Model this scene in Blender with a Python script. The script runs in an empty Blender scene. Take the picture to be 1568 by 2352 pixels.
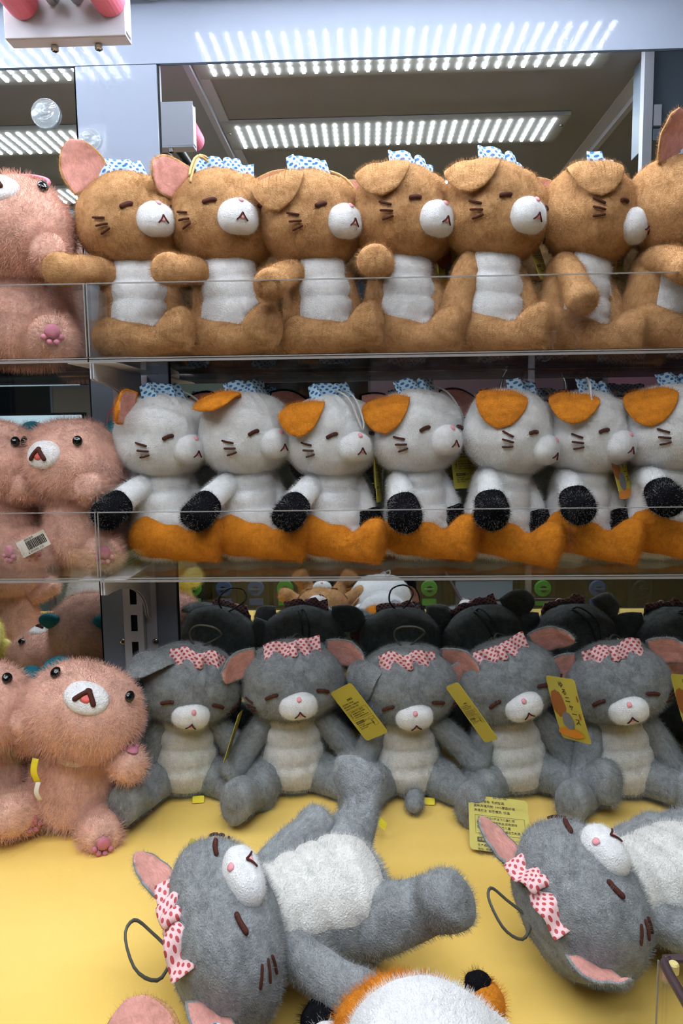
import bpy, bmesh, math, random
import numpy as np
from math import sin, cos, pi, radians, exp, sqrt
from mathutils import Vector, Matrix, Euler, Quaternion, noise

C = bpy.context.scene.collection
sc = bpy.context.scene
random.seed(4)
rng = np.random.default_rng(4)

# ------------------------------------------------------------------ camera
F = 1711.0
CAM = Vector((0, -1.0, 0))
_a, _b, _r = map(radians, (1.9, 6.4, 0.75))
FW = Vector((-sin(_a) * cos(_b), cos(_a) * cos(_b), -sin(_b)))
_rt = Vector((cos(_a), sin(_a), 0)); _up = _rt.cross(FW)
RT = _rt * cos(_r) - _up * sin(_r); UP = _up * cos(_r) + _rt * sin(_r)
cd = bpy.data.cameras.new('camera'); cam = bpy.data.objects.new('camera', cd); C.objects.link(cam)
cd.sensor_fit = 'VERTICAL'; cd.sensor_height = 36; cd.lens = 36 * F / 2352
cd.clip_start = 0.02; cd.clip_end = 50
cam.matrix_world = Matrix.Translation(CAM) @ Matrix((RT, UP, -FW)).transposed().to_4x4()
sc.camera = cam

def at(px, py, Y=None, Z=None):
    """point of the place seen at a pixel of the photograph, at depth Y or height Z"""
    d = FW * F + RT * (px - 784) - UP * (py - 1176)
    t = (Y - CAM.y) / d.y if Z is None else (Z - CAM.z) / d.z
    return CAM + d * t

# ------------------------------------------------------------------ world, lights, exposure
w = bpy.data.worlds.new('arcade_air'); sc.world = w; w.use_nodes = True
w.node_tree.nodes['Background'].inputs[0].default_value = (0.55, 0.68, 0.9, 1)
w.node_tree.nodes['Background'].inputs[1].default_value = 0.10
sc.view_settings.view_transform = 'Standard'; sc.view_settings.look = 'None'
sc.view_settings.gamma = 1; sc.view_settings.use_curve_mapping = False
sc.view_settings.exposure = -0.08
sc.cycles.use_denoising = True
sc.cycles.max_bounces = 10; sc.cycles.transparent_max_bounces = 16; sc.cycles.glossy_bounces = 5
sc.cycles.sample_clamp_indirect = 6

LED_POWER = 80.0
def area(name, loc, aim, sx, sy, power, col):
    l = bpy.data.lights.new(name, 'AREA'); l.shape = 'RECTANGLE'; l.size = sx; l.size_y = sy; l.energy = power; l.color = col
    o = bpy.data.objects.new(name, l); C.objects.link(o); o.location = loc
    o.rotation_euler = (Vector(aim) - Vector(loc)).to_track_quat('-Z', 'Y').to_euler()
    return o
# ceiling lights of the arcade hall over the aisle, behind and above the photographer
area('hall_light', (0.1, -2.0, 1.5), (0, -0.2, -0.1), 1.6, 0.8, 34.0, (0.93, 0.96, 1.0))

# ------------------------------------------------------------------ materials
MATS = {}
def nodes(name):
    m = bpy.data.materials.new(name); m.use_nodes = True
    nt = m.node_tree; p = nt.nodes['Principled BSDF']; MATS[name] = m
    return m, nt, p
def N(nt, kind, **kw):
    n = nt.nodes.new(kind)
    for k, v in kw.items():
        if k in n.inputs: n.inputs[k].default_value = v
        else: setattr(n, k, v)
    return n
def plain(name, col, rough=0.5, metal=0.0, spec=0.5, bump=0, bscale=200, coat=0, vary=0.0):
    m, nt, p = nodes(name)
    p.inputs['Base Color'].default_value = (*col, 1); p.inputs['Roughness'].default_value = rough
    p.inputs['Metallic'].default_value = metal; p.inputs['Specular IOR Level'].default_value = spec
    p.inputs['Coat Weight'].default_value = coat; p.inputs['Coat Roughness'].default_value = 0.08
    if bump or vary:
        tc = N(nt, 'ShaderNodeTexCoord'); nz = N(nt, 'ShaderNodeTexNoise', Scale=bscale, Detail=4.0)
        nt.links.new(tc.outputs['Object'], nz.inputs['Vector'])
        if bump:
            b = N(nt, 'ShaderNodeBump', Strength=bump, Distance=0.001)
            nt.links.new(nz.outputs['Fac'], b.inputs['Height']); nt.links.new(b.outputs[0], p.inputs['Normal'])
        if vary:
            mx = N(nt, 'ShaderNodeMixRGB'); mx.inputs[1].default_value = (*[c * (1 - vary) for c in col], 1)
            mx.inputs[2].default_value = (*[min(1, c * (1 + vary)) for c in col], 1)
            nt.links.new(nz.outputs['Fac'], mx.inputs[0]); nt.links.new(mx.outputs[0], p.inputs['Base Color'])
    return m
def fur_mat(name, col, tip=None, scale=90, bump=0.7, dk=.78):
    m, nt, p = nodes(name)
    p.inputs['Roughness'].default_value = 0.95; p.inputs['Specular IOR Level'].default_value = 0.15
    p.inputs['Sheen Weight'].default_value = 0.35; p.inputs['Sheen Roughness'].default_value = 0.5
    p.inputs['Sheen Tint'].default_value = (*[min(1, c * 1.3 + .1 * max(col)) for c in col], 1)
    tc = N(nt, 'ShaderNodeTexCoord')
    n1 = N(nt, 'ShaderNodeTexNoise', Scale=scale, Detail=5.0, Roughness=0.65, Distortion=0.6)
    n2 = N(nt, 'ShaderNodeTexNoise', Scale=scale * 9, Detail=3.0)
    for n in (n1, n2): nt.links.new(tc.outputs['Object'], n.inputs['Vector'])
    tip = tip or tuple(min(1, c * 1.15 + .002) for c in col)
    r = N(nt, 'ShaderNodeValToRGB'); r.color_ramp.elements[0].position = .32; r.color_ramp.elements[1].position = .68
    r.color_ramp.elements[0].color = (*[c * dk for c in col], 1); r.color_ramp.elements[1].color = (*tip, 1)
    mp = N(nt, 'ShaderNodeMapping'); mp.inputs['Scale'].default_value = (1, 1, .3); nt.links.new(tc.outputs['Object'], mp.inputs[0])
    n3 = N(nt, 'ShaderNodeTexNoise', Scale=scale * 5, Detail=3.0, Distortion=1.0); nt.links.new(mp.outputs[0], n3.inputs['Vector'])
    a1 = N(nt, 'ShaderNodeMath', operation='MULTIPLY_ADD'); nt.links.new(n3.outputs['Fac'], a1.inputs[0]); a1.inputs[1].default_value = .55; a1.inputs[2].default_value = -.27
    a2 = N(nt, 'ShaderNodeMath', operation='ADD'); nt.links.new(a1.outputs[0], a2.inputs[0]); nt.links.new(n1.outputs['Fac'], a2.inputs[1])
    hi = N(nt, 'ShaderNodeHairInfo'); hr = N(nt, 'ShaderNodeMath', operation='SUBTRACT'); nt.links.new(hi.outputs['Random'], hr.inputs[0]); hr.inputs[1].default_value = .35
    hs = N(nt, 'ShaderNodeMath', operation='MULTIPLY'); nt.links.new(hr.outputs[0], hs.inputs[0]); nt.links.new(hi.outputs['Is Strand'], hs.inputs[1])
    a3 = N(nt, 'ShaderNodeMath', operation='MULTIPLY_ADD'); nt.links.new(hs.outputs[0], a3.inputs[0]); a3.inputs[1].default_value = .5; nt.links.new(a2.outputs[0], a3.inputs[2])
    nt.links.new(a3.outputs[0], r.inputs[0]); nt.links.new(r.outputs[0], p.inputs['Base Color'])
    ad = N(nt, 'ShaderNodeMath', operation='ADD'); nt.links.new(n1.outputs['Fac'], ad.inputs[0]); nt.links.new(n2.outputs['Fac'], ad.inputs[1])
    b = N(nt, 'ShaderNodeBump', Strength=bump, Distance=0.0024)
    nt.links.new(ad.outputs[0], b.inputs['Height']); nt.links.new(b.outputs[0], p.inputs['Normal'])
    return m
def dot_mat(name, base, dot):
    m, nt, p = nodes(name); p.inputs['Roughness'].default_value = 0.7
    uv = N(nt, 'ShaderNodeUVMap'); sp = N(nt, 'ShaderNodeSeparateXYZ'); nt.links.new(uv.outputs[0], sp.inputs[0])
    def M(op, a, b=None):
        n = N(nt, 'ShaderNodeMath', operation=op)
        for i, v in enumerate((a, b)):
            if v is None: continue
            if isinstance(v, (int, float)): n.inputs[i].default_value = v
            else: nt.links.new(v, n.inputs[i])
        return n.outputs[0]
    y = M('DIVIDE', sp.outputs[1], 0.0042); row = M('FLOOR', y)
    x = M('ADD', M('DIVIDE', sp.outputs[0], 0.0062), M('MULTIPLY', M('MODULO', row, 2), 0.5))
    fx = M('SUBTRACT', M('SUBTRACT', x, M('FLOOR', x)), 0.5); fy = M('MULTIPLY', M('SUBTRACT', M('SUBTRACT', y, row), 0.5), 0.68)
    d = M('SQRT', M('ADD', M('MULTIPLY', fx, fx), M('MULTIPLY', fy, fy))); k = M('LESS_THAN', d, 0.25)
    mx = N(nt, 'ShaderNodeMixRGB'); mx.inputs[1].default_value = (*base, 1); mx.inputs[2].default_value = (*dot, 1)
    nt.links.new(k, mx.inputs[0]); nt.links.new(mx.outputs[0], p.inputs['Base Color'])
    return m
def glass_mat(name, tint=(1, 1, 1), rough=0.02, opacity=0.0, col=(1, 1, 1), ior=1.45):
    m, nt, p = nodes(name); nt.nodes.remove(p); out = nt.nodes['Material Output']
    tr = N(nt, 'ShaderNodeBsdfTransparent'); tr.inputs[0].default_value = (*tint, 1)
    gl = N(nt, 'ShaderNodeBsdfGlossy', Roughness=rough); fr = N(nt, 'ShaderNodeFresnel'); ge = N(nt, 'ShaderNodeNewGeometry'); io = N(nt, 'ShaderNodeMath', operation='MULTIPLY_ADD')
    nt.links.new(ge.outputs['Backfacing'], io.inputs[0]); io.inputs[1].default_value = 1 / ior - ior; io.inputs[2].default_value = ior; nt.links.new(io.outputs[0], fr.inputs['IOR'])
    a = N(nt, 'ShaderNodeMixShader'); nt.links.new(fr.outputs[0], a.inputs[0]); nt.links.new(tr.outputs[0], a.inputs[1]); nt.links.new(gl.outputs[0], a.inputs[2])
    if opacity:
        df = N(nt, 'ShaderNodeBsdfDiffuse'); df.inputs[0].default_value = (*col, 1)
        b = N(nt, 'ShaderNodeMixShader', Fac=opacity); nt.links.new(a.outputs[0], b.inputs[1]); nt.links.new(df.outputs[0], b.inputs[2]); a = b
    nt.links.new(a.outputs[0], out.inputs[0])
    return m
def emit_mat(name, col, s):
    m, nt, p = nodes(name); p.inputs['Base Color'].default_value = (*col, 1)
    p.inputs['Emission Color'].default_value = (*col, 1); p.inputs['Emission Strength'].default_value = s
    return m

BROWN = fur_mat('tan_fur', (0.44, 0.225, 0.09), (.56, .325, .155)); WHITE = fur_mat('white_fur', (0.76, 0.77, 0.79), (0.84, 0.85, 0.86), dk=.92)
GREY = fur_mat('grey_fur', (0.222, 0.238, 0.250), (.30, .32, .335)); ORANGE = fur_mat('orange_fur', (0.64, 0.225, 0.016))
BLACK = fur_mat('black_fur', (0.006, 0.006, 0.008)); PINKF = fur_mat('pink_fur', (0.72, 0.44, 0.355), scale=60)
BLACK.node_tree.nodes['Principled BSDF'].inputs['Sheen Weight'].default_value = 0; BLACK.node_tree.nodes['Principled BSDF'].inputs['Specular IOR Level'].default_value = .04
CREAM = fur_mat('cream_fur', (0.70, 0.69, 0.665), (0.78, 0.77, 0.74), dk=.88); INNER = fur_mat('inner_ear_pink', (0.60, 0.29, 0.25), bump=.2)
TEAL = fur_mat('teal_fur', (0.03, 0.19, 0.25)); YELF = fur_mat('yellow_fur', (0.8, 0.72, 0.25)); PAD = plain('mauve_pad', (0.50, 0.17, 0.24), .7)
THREAD = plain('dark_brown_thread', (0.06, 0.016, 0.010), .8, spec=.2); NOSE = plain('pink_thread', (0.72, 0.30, 0.34), .6)
TONGUE = plain('red_tongue', (0.62, 0.10, 0.09), .6); EYEB = plain('black_bead', (0.004, 0.004, 0.005), .08, coat=.5)
BLUEDOT = dot_mat('blue_dot_cloth', (0.45, 0.68, 0.86), (0.02, 0.12, 0.36)); PINKDOT = dot_mat('pink_dot_cloth', (0.76, 0.52, 0.54), (0.42, 0.055, 0.06))
CORDT = plain('tan_cord', (0.50, 0.33, 0.13), .7, bump=.6, bscale=900); CORDW = plain('pale_cord', (0.52, 0.54, 0.55), .7, bump=.6, bscale=900)
CORDG = plain('grey_cord', (0.075, 0.075, 0.065), .7, bump=.6, bscale=900)
TAG = plain('yellow_card', (0.47, 0.40, 0.055), .45, vary=.06, bscale=40); INK = plain('black_ink', (0.02, 0.015, 0.01), .6)
PAPER = plain('white_paper', (0.72, 0.68, 0.62), .6); CLEARP = plain('pale_plastic', (0.7, 0.7, 0.62), .3)
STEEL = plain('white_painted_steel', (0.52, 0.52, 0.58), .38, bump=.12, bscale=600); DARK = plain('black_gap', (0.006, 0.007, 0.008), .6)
CHROME = plain('chrome', (0.55, 0.53, 0.48), .2, metal=1); ROD = plain('steel_rod', (0.42, 0.42, 0.42), .28, metal=1)
PINKR = plain('pink_rubber', (0.72, 0.16, 0.26), .5, bump=.2, bscale=150)

# ------------------------------------------------------------------ mesh helpers
def mesh_from(name, V, Fc, mats=(), smooth=True, mi=None, uv=None):
    me = bpy.data.meshes.new(name); me.from_pydata([tuple(v) for v in V], [], Fc)
    for m in mats: me.materials.append(m)
    if smooth: me.polygons.foreach_set('use_smooth', [True] * len(me.polygons))
    if mi is not None: me.polygons.foreach_set('material_index', mi)
    if uv is not None:
        u = me.uv_layers.new(name='UVMap'); li = np.zeros(len(me.loops), int); me.loops.foreach_get('vertex_index', li)
        u.data.foreach_set('uv', np.array(uv, float)[li].ravel())
    me.update(); return me
def cr(keys, n):
    """Catmull-Rom through rows of keys, n samples"""
    K = np.array(keys, float); K = np.vstack([2 * K[0] - K[1], K, 2 * K[-1] - K[-2]]); out = []
    for t in np.linspace(0, len(keys) - 1, n):
        i = min(int(t), len(keys) - 2); f = t - i; a, b, c, d = K[i:i + 4]
        out.append(0.5 * ((2 * b) + (-a + c) * f + (2 * a - 5 * b + 4 * c - d) * f * f + (-a + 3 * b - 3 * c + d) * f ** 3))
    return np.array(out)
def loft(keys, n=22, seg=26, ref=(1, 0, 0), disp=None, power=1.0):
    """keys rows: x y z rw rd. returns V, F, rings (closed with poles at both ends); rw is measured along ref"""
    S = cr(keys, n); P = S[:, :3]; R = np.maximum(S[:, 3:5], 0.0004)
    T = np.gradient(P, axis=0); T /= np.linalg.norm(T, axis=1)[:, None] + 1e-12
    V = []
    for i in range(n):
        a = np.array(ref, float); a -= T[i] * a.dot(T[i]); a /= np.linalg.norm(a); b = np.cross(T[i], a)
        for j in range(seg):
            th = 2 * pi * j / seg; c, s = cos(th), sin(th)
            if power != 1: c = math.copysign(abs(c) ** power, c); s = math.copysign(abs(s) ** power, s)
            off = a * c * R[i, 0] + b * s * R[i, 1]; v = P[i] + off
            if disp: v = v + off / (np.linalg.norm(off) + 1e-9) * disp(v, i / (n - 1), th)
            V.append(v)
    Fc = [(i * seg + j, i * seg + (j + 1) % seg, (i + 1) * seg + (j + 1) % seg, (i + 1) * seg + j) for i in range(n - 1) for j in range(seg)]
    V.append(P[0]); V.append(P[-1]); p0, p1 = len(V) - 2, len(V) - 1
    Fc += [(p0, (j + 1) % seg, j) for j in range(seg)] + [(p1, (n - 1) * seg + j, (n - 1) * seg + (j + 1) % seg) for j in range(seg)]
    return V, Fc
def tube_keys(pts, r, r2=None):
    """round-ended tube key rows"""
    pts = [np.array(p, float) for p in pts]; r2 = r if r2 is None else r2
    out = []
    for p in pts: out.append([*p, r, r2])
    d0 = pts[0] - pts[1]; d0 /= np.linalg.norm(d0); d1 = pts[-1] - pts[-2]; d1 /= np.linalg.norm(d1)
    return [[*(pts[0] + d0 * r), r * .1, r2 * .1], [*(pts[0] + d0 * r * .7), r * .7, r2 * .7]] + out + [[*(pts[-1] + d1 * r * .7), r * .7, r2 * .7], [*(pts[-1] + d1 * r), r * .1, r2 * .1]]
def lump(v, amp, f, seed=0.0):
    return amp * noise.noise(Vector((v[0] * f + seed, v[1] * f, v[2] * f)))
def obj(name, me, parent=None, loc=None, rot=None):
    o = bpy.data.objects.new(name, me); C.objects.link(o)
    if parent: o.parent = parent
    if loc is not None: o.location = loc
    if rot is not None:
        if isinstance(rot, Quaternion): o.rotation_mode = 'QUATERNION'; o.rotation_quaternion = rot
        else: o.rotation_euler = rot
    return o
def tag(o, label=None, cat=None, group=None, kind=None):
    for k, v in (('label', label), ('category', cat), ('group', group), ('kind', kind)):
        if v: o[k] = v
    return o
def empty(name, loc=(0, 0, 0), rot=(0, 0, 0)):
    o = bpy.data.objects.new(name, None); C.objects.link(o); o.location = loc; o.rotation_euler = rot; o.empty_display_size = .02
    return o
def box_geo(c, s, V, Fc, M=None):
    n = len(V)
    for dx in (-.5, .5):
        for dy in (-.5, .5):
            for dz in (-.5, .5):
                v = Vector((dx * s[0], dy * s[1], dz * s[2]))
                if M is not None: v = M @ v
                V.append((c[0] + v.x, c[1] + v.y, c[2] + v.z))
    for f in ((0, 1, 3, 2), (4, 6, 7, 5), (0, 4, 5, 1), (2, 3, 7, 6), (0, 2, 6, 4), (1, 5, 7, 3)): Fc.append(tuple(n + i for i in f))
def boxes(name, lst, mat, parent=None, bevel=0.0, seg=2, loc=None):
    V, Fc = [], []
    for b in lst: box_geo(b[0], b[1], V, Fc, b[2] if len(b) > 2 else None)
    me = mesh_from(name, V, Fc, (mat,), smooth=False)
    if bevel:
        bm = bmesh.new(); bm.from_mesh(me); bmesh.ops.bevel(bm, geom=bm.edges[:], offset=bevel, segments=seg, affect='EDGES', profile=.5); bm.to_mesh(me); bm.free()
    return obj(name, me, parent, loc)
def span(x0, x1, y0, y1, z0, z1): return (((x0 + x1) / 2, (y0 + y1) / 2, (z0 + z1) / 2), (x1 - x0, y1 - y0, z1 - z0))
def cyl(name, a, b, r, mat, parent=None, seg=20, cap=.0):
    a, b = Vector(a), Vector(b); d = (b - a); q = d.to_track_quat('Z', 'Y').to_matrix(); L = d.length; V, Fc = [], []
    prof = [(0, 0), (r - cap, 0), (r, cap), (r, L - cap), (r - cap, L), (0, L)] if cap else [(0, 0), (r, 0), (r, L), (0, L)]
    for rr, h in prof:
        for j in range(seg): V.append(a + q @ Vector((rr * cos(2 * pi * j / seg), rr * sin(2 * pi * j / seg), h)))
    for i in range(len(prof) - 1):
        for j in range(seg): Fc.append((i * seg + j, i * seg + (j + 1) % seg, (i + 1) * seg + (j + 1) % seg, (i + 1) * seg + j))
    bm = bmesh.new(); me = mesh_from(name, V, Fc, (mat,), smooth=False); bm.from_mesh(me); bmesh.ops.remove_doubles(bm, verts=bm.verts, dist=1e-6); bm.to_mesh(me); bm.free()
    return obj(name, me, parent)

# ------------------------------------------------------------------ fur hair
PS = {}
def fur_settings(key, length, count, rad, rnd, comb):
    if key not in PS:
        s = bpy.data.particles.new('fur_' + str(len(PS))); s.type = 'HAIR'; s.use_advanced_hair = True
        s.count = count; s.hair_length = length; s.hair_step = 3; s.render_step = 3; s.display_step = 2
        s.normal_factor = 0.0; s.emit_from = 'FACE'; s.use_modifier_stack = False
        s.root_radius = rad; s.tip_radius = rad * .25; s.radius_scale = 1.0
        k = length / 4.0
        s.normal_factor = k * .75; s.object_align_factor = (0, comb[0] * k, comb[1] * k); s.factor_random = k * rnd
        PS[key] = s
    return PS[key]
def add_fur(o, area_cm2, length=.0038, dens=34, rad=.00019, rnd=.55, comb=(-.1, -.45), vg=None):
    n = int(area_cm2 * dens); s = fur_settings((length, n, rad, comb), length, n, rad, rnd, comb)
    m = o.modifiers.new('fur', 'PARTICLE_SYSTEM'); m.particle_system.settings = s; m.particle_system.seed = random.randint(1, 9999)
    if vg: m.particle_system.vertex_group_density = vg
    return o
def area_of(me): return sum(p.area for p in me.polygons) * 1e4

# ------------------------------------------------------------------ plush shapes
CACHE = {}
def cached(key, fn):
    if key not in CACHE: CACHE[key] = fn()
    return CACHE[key]
def s_step(a, b, x):
    t = min(1, max(0, (x - a) / (b - a))); return t * t * (3 - 2 * t)

class Surf:
    """closed blob r(direction); az 0 = straight ahead (-Y), el = up; used for skin and for what is stitched on it"""
    def __init__(s, fn): s.fn = fn
    def p(s, az, el, off=0.0):
        def q(a, e):
            d = Vector((sin(a) * cos(e), -cos(a) * cos(e), sin(e))); return s.fn(d)
        a, e = radians(az), radians(el); c = q(a, e); n = (q(a + .02, e) - c).cross(q(a, e + .02) - c).normalized()
        if n.dot(c) < 0: n = -n
        return c + n * off
    def mesh(s, mat, nu=56, nv=36):
        V, Fc = [], []
        for i in range(1, nv):
            e = -pi / 2 + pi * i / nv
            for j in range(nu):
                a = 2 * pi * j / nu; V.append(s.fn(Vector((sin(a) * cos(e), -cos(a) * cos(e), sin(e)))))
        for i in range(nv - 2):
            for j in range(nu): Fc.append((i * nu + j, i * nu + (j + 1) % nu, (i + 1) * nu + (j + 1) % nu, (i + 1) * nu + j))
        V.append(s.fn(Vector((0, 0, -1)))); V.append(s.fn(Vector((0, 0, 1)))); b, t = len(V) - 2, len(V) - 1
        Fc += [(b, (j + 1) % nu, j) for j in range(nu)] + [(t, (nv - 2) * nu + j, (nv - 2) * nu + (j + 1) % nu) for j in range(nu)]
        return mesh_from('blob', V, Fc, (mat,))

def cat_head(d):
    rx, ry, rz = .0575, .051, .0505; k = 2.3
    r = (abs(d.x / rx) ** k + abs(d.y / ry) ** k + abs(d.z / rz) ** k) ** (-1 / k); v = d * r
    v.x *= 1 + .09 * max(0, -d.z) + .02 * cos(d.z * 3); f = s_step(.05, .6, -d.y)
    g = 0
    for cx, amp in ((-.02, .0034), (.17, .0042), (-.25, .0034), (.40, .0024)):
        g += amp * exp(-((d.x - cx - .08 * d.z) / .045) ** 2)
    v -= d * g * f * s_step(.08, .4, d.z) * (1 - s_step(.85, 1, d.z))
    v -= d * .003 * exp(-((d.z - .05) / .18) ** 2) * exp(-((abs(d.x) - .42) / .12) ** 2) * f      # eye hollows
    v += d * lump(v, .0022, 45) + d * lump(v, .0009, 120, 7)
    return v
HEAD = Surf(cat_head)
MZC = Vector((0, -.0480, -.0125))
def muzzle_fn(d):
    rx, ry, rz = .0215, .0165, .0175; k = 2.3
    v = d * (abs(d.x / rx) ** k + abs(d.y / ry) ** k + abs(d.z / rz) ** k) ** (-1 / k)
    v.z -= .0015 * s_step(.2, 1, abs(d.x)); v += d * lump(v, .0006, 90, 3); return v
MUZ = Surf(muzzle_fn)
def stroke(surf, pts, r, off, mat, c=(0, 0, 0), n=12):
    P = [surf.p(a, e, off) + Vector(c) for a, e in pts]
    if len(P) == 2: P = [P[0], surf.p((pts[0][0] + pts[1][0]) / 2, (pts[0][1] + pts[1][1]) / 2, off) + Vector(c), P[1]]
    V, Fc = loft(tube_keys(P, r), n=n, seg=8, ref=(.01, 1, .02)); return mesh_from('stroke', V, Fc, (mat,))
def patch(surf, outline, off, mat, c=(0, 0, 0)):
    """small filled stitched patch given by its outline in (az, el)"""
    n = len(outline); ca = sum(a for a, e in outline) / n; ce = sum(e for a, e in outline) / n; V, Fc = [], []
    for k, (f, o) in enumerate(((1, off - .0012), (1, off * .85), (.6, off + .0004))):
        for a, e in outline: V.append(surf.p(ca + (a - ca) * f, ce + (e - ce) * f, o) + Vector(c))
    V.append(surf.p(ca, ce, off + .0006) + Vector(c))
    for k in range(2):
        for j in range(n): Fc.append((k * n + j, k * n + (j + 1) % n, (k + 1) * n + (j + 1) % n, (k + 1) * n + j))
    Fc += [(3 * n, 2 * n + j, 2 * n + (j + 1) % n) for j in range(n)]
    return mesh_from('patch', V, Fc, (mat,))

def torso_keys(h=.122, w=1.0): return [
    (0, .002, .001, .010 * w, .010), (0, .002, .003, .028 * w, .026), (0, .001, .014, .041 * w, .038), (0, 0, .034, .0445 * w, .041),
    (0, 0, .058, .0415 * w, .038), (0, 0, .084, .037 * w, .034), (0, 0, .104, .033 * w, .030), (0, 0, .118, .022, .020), (0, 0, h, .006, .006)]
def torso_disp(v, t, th):
    d = lump(v, .0022, 38, 2) + lump(v, .001, 90, 5)
    for z, a in ((.043, .0032), (.066, .0034), (.088, .0026)):
        d -= a * exp(-((v[2] - z - .05 * v[0]) / .0035) ** 2) * s_step(.1, .5, -v[1] / .03)
    return d
def torso_mesh(mat):
    V, Fc = loft(torso_keys(), n=40, seg=40, disp=torso_disp); return mesh_from('torso', V, Fc, (mat,))
def belly_mesh(mat):
    """white patch sewn on the front of the torso"""
    n, m, seg = 40, 24, 40; S = cr(torso_keys(), n); V = []; Fc = []
    i0, i1 = 2, n - 4
    for i in range(i0, i1):
        v01 = (i - i0) / (i1 - 1 - i0); half = radians((30 + 36 * s_step(0, .4, v01)) * (1 - .35 * s_step(.86, 1, v01)))
        for j in range(m + 1):
            u = j / m * 2 - 1; th = -pi / 2 + u * half
            P = S[i, :3]; R = S[i, 3:5]; q = np.array([cos(th) * R[0], sin(th) * R[1], 0.0]); v = P + q
            edge = (1 - abs(u) ** 6) * (1 - abs(2 * v01 - 1) ** 10)
            v = v + q / (np.linalg.norm(q) + 1e-9) * (torso_disp(v, 0, th) - .0008 + .0028 * edge); V.append(v)
    k = i1 - i0
    for i in range(k - 1):
        for j in range(m): Fc.append((i * (m + 1) + j, i * (m + 1) + j + 1, (i + 1) * (m + 1) + j + 1, (i + 1) * (m + 1) + j))
    return mesh_from('belly', V, Fc, (mat,))
def arm_mesh(mat, L=.082):
    k = [(0, 0, .012, .002, .002), (0, 0, .009, .010, .010), (0, 0, -.004, .0140, .0140), (0, 0, -.03, .0150, .0145), (0, -.002, -.052, .0158, .015),
         (0, -.003, -.066, .0172, .0162), (0, -.003, -L + .006, .0155, .0145), (0, -.003, -L + .001, .0085, .008), (0, -.003, -L, .002, .002)]
    def disp(v, t, th):
        g = lump(v, .0018, 60, 9)
        if t > .72:
            f = s_step(.72, .9, t)
            for x in (-.0052, .0052): g -= .0036 * f * exp(-((v[0] - x) / .0018) ** 2)
        return g - .0010 * exp(-((v[2] + .02) / .003) ** 2)
    V, Fc = loft(k, n=30, seg=28, disp=disp); return mesh_from('arm', V, Fc, (mat,))
def paw_sock(mat, L=.082):
    k = [(0, -.002, -.043, .004, .004), (0, -.002, -.0445, .0166, .016), (0, -.002, -.052, .0178, .017), (0, -.003, -.066, .0192, .0182), (0, -.003, -L + .004, .0172, .0162), (0, -.003, -L - .001, .0095, .009), (0, -.003, -L - .002, .002, .002)]
    def disp(v, t, th):
        g = lump(v, .0016, 70, 4); f = s_step(.6, .85, t)
        for x in (-.0055, .0055): g -= .0022 * f * exp(-((v[0] - x) / .0015) ** 2)
        return g
    V, Fc = loft(k, n=20, seg=26, disp=disp); return mesh_from('paw', V, Fc, (mat,))
def leg_mesh(mat):
    k = [(0, .020, .004, .003, .003), (0, .017, .003, .018, .017), (0, .004, 0, .0245, .0235), (0, -.020, -.001, .0225, .0205), (0, -.042, -.004, .0185, .0155),
         (0, -.060, .001, .0185, .0190), (0, -.073, .0065, .0192, .0245), (0, -.081, .008, .0155, .0200), (0, -.085, .008, .003, .003)]
    def disp(v, t, th):
        g = lump(v, .0022, 50, 6) - .0022 * exp(-((v[1] + .048) / .0035) ** 2) * s_step(-.004, .006, v[2])
        if t > .80:
            f = s_step(.8, .95, t)
            for x in (-.006, .006): g -= .0038 * f * exp(-((v[0] - x) / .0019) ** 2) * s_step(0, .01, v[2])
        return g
    V, Fc = loft(k, n=34, seg=30, disp=disp); return mesh_from('leg', V, Fc, (mat,))
def ear_mesh(mat, inner, fold, side):
    """fold 0: upright, 1: tip folded forward and down, 2: drooping sideways"""
    ang = {0: (0, 6, 14, 24, 30), 1: (58, 100, 140, 166, 176), 2: (25, 55, 85, 108, 118), 3: (50, 92, 132, 156, 166), 4: (0, 14, 34, 55, 66)}[fold]; L = .060; P = [np.zeros(3)]
    th = np.interp(np.linspace(0, 1, 14), np.linspace(0, 1, 5), ang)
    for a in th[1:]: P.append(P[-1] + np.array([0, -sin(radians(a)), cos(radians(a))]) * L / 13)
    keys = []
    for i in range(14):
        u = i / 13; wd = .0262 * (1 - u ** 3.2) ** .5 * (.88 + .22 * sin(pi * u)) + .001; keys.append([*P[i], wd, .0034 * (1 - .3 * u) if 0 < i < 13 else .001])
    n, seg = 26, 24; V, Fc = loft(keys, n=n, seg=seg, power=.85)
    V = [np.array(v) for v in V]
    T = {}
    mi = []
    S = cr(keys, n); Tn = np.gradient(S[:, :3], axis=0); Tn /= np.linalg.norm(Tn, axis=1)[:, None]
    for i in range(n):                                              # cupping across the width
        nrm = np.cross(Tn[i], (1, 0, 0)); w = S[i, 3]
        for j in range(seg):
            q = V[i * seg + j]; V[i * seg + j] = q - nrm * .0045 * ((q[0] / .024) ** 2) * (1 if fold in (0, 2) else .4) + nrm * lump(q, .0015, 80, side * 3 + fold)
    outer = set()
    for f in Fc:
        c = sum((V[i] for i in f)) / len(f); i = min(n - 1, f[0] // seg) if f[0] < n * seg else 0
        nrm = np.cross(Tn[i], (1, 0, 0)); w = S[i, 3]
        rel = (c - S[i, :3])
        a = V[f[1]] - V[f[0]]; b = V[f[-1]] - V[f[0]]; fn = np.cross(a, b); fn = fn / (np.linalg.norm(fn) + 1e-12)
        inward = fn.dot(-nrm)
        is_in = (inward > .3 and abs(rel[0]) < w * .84 and 0.02 < i / n < .93)
        mi.append(1 if is_in else 0)
        if not is_in: outer.update(f)
    me = mesh_from('ear', V, Fc, (mat, inner), mi=mi)
    return me, sorted(outer)
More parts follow.
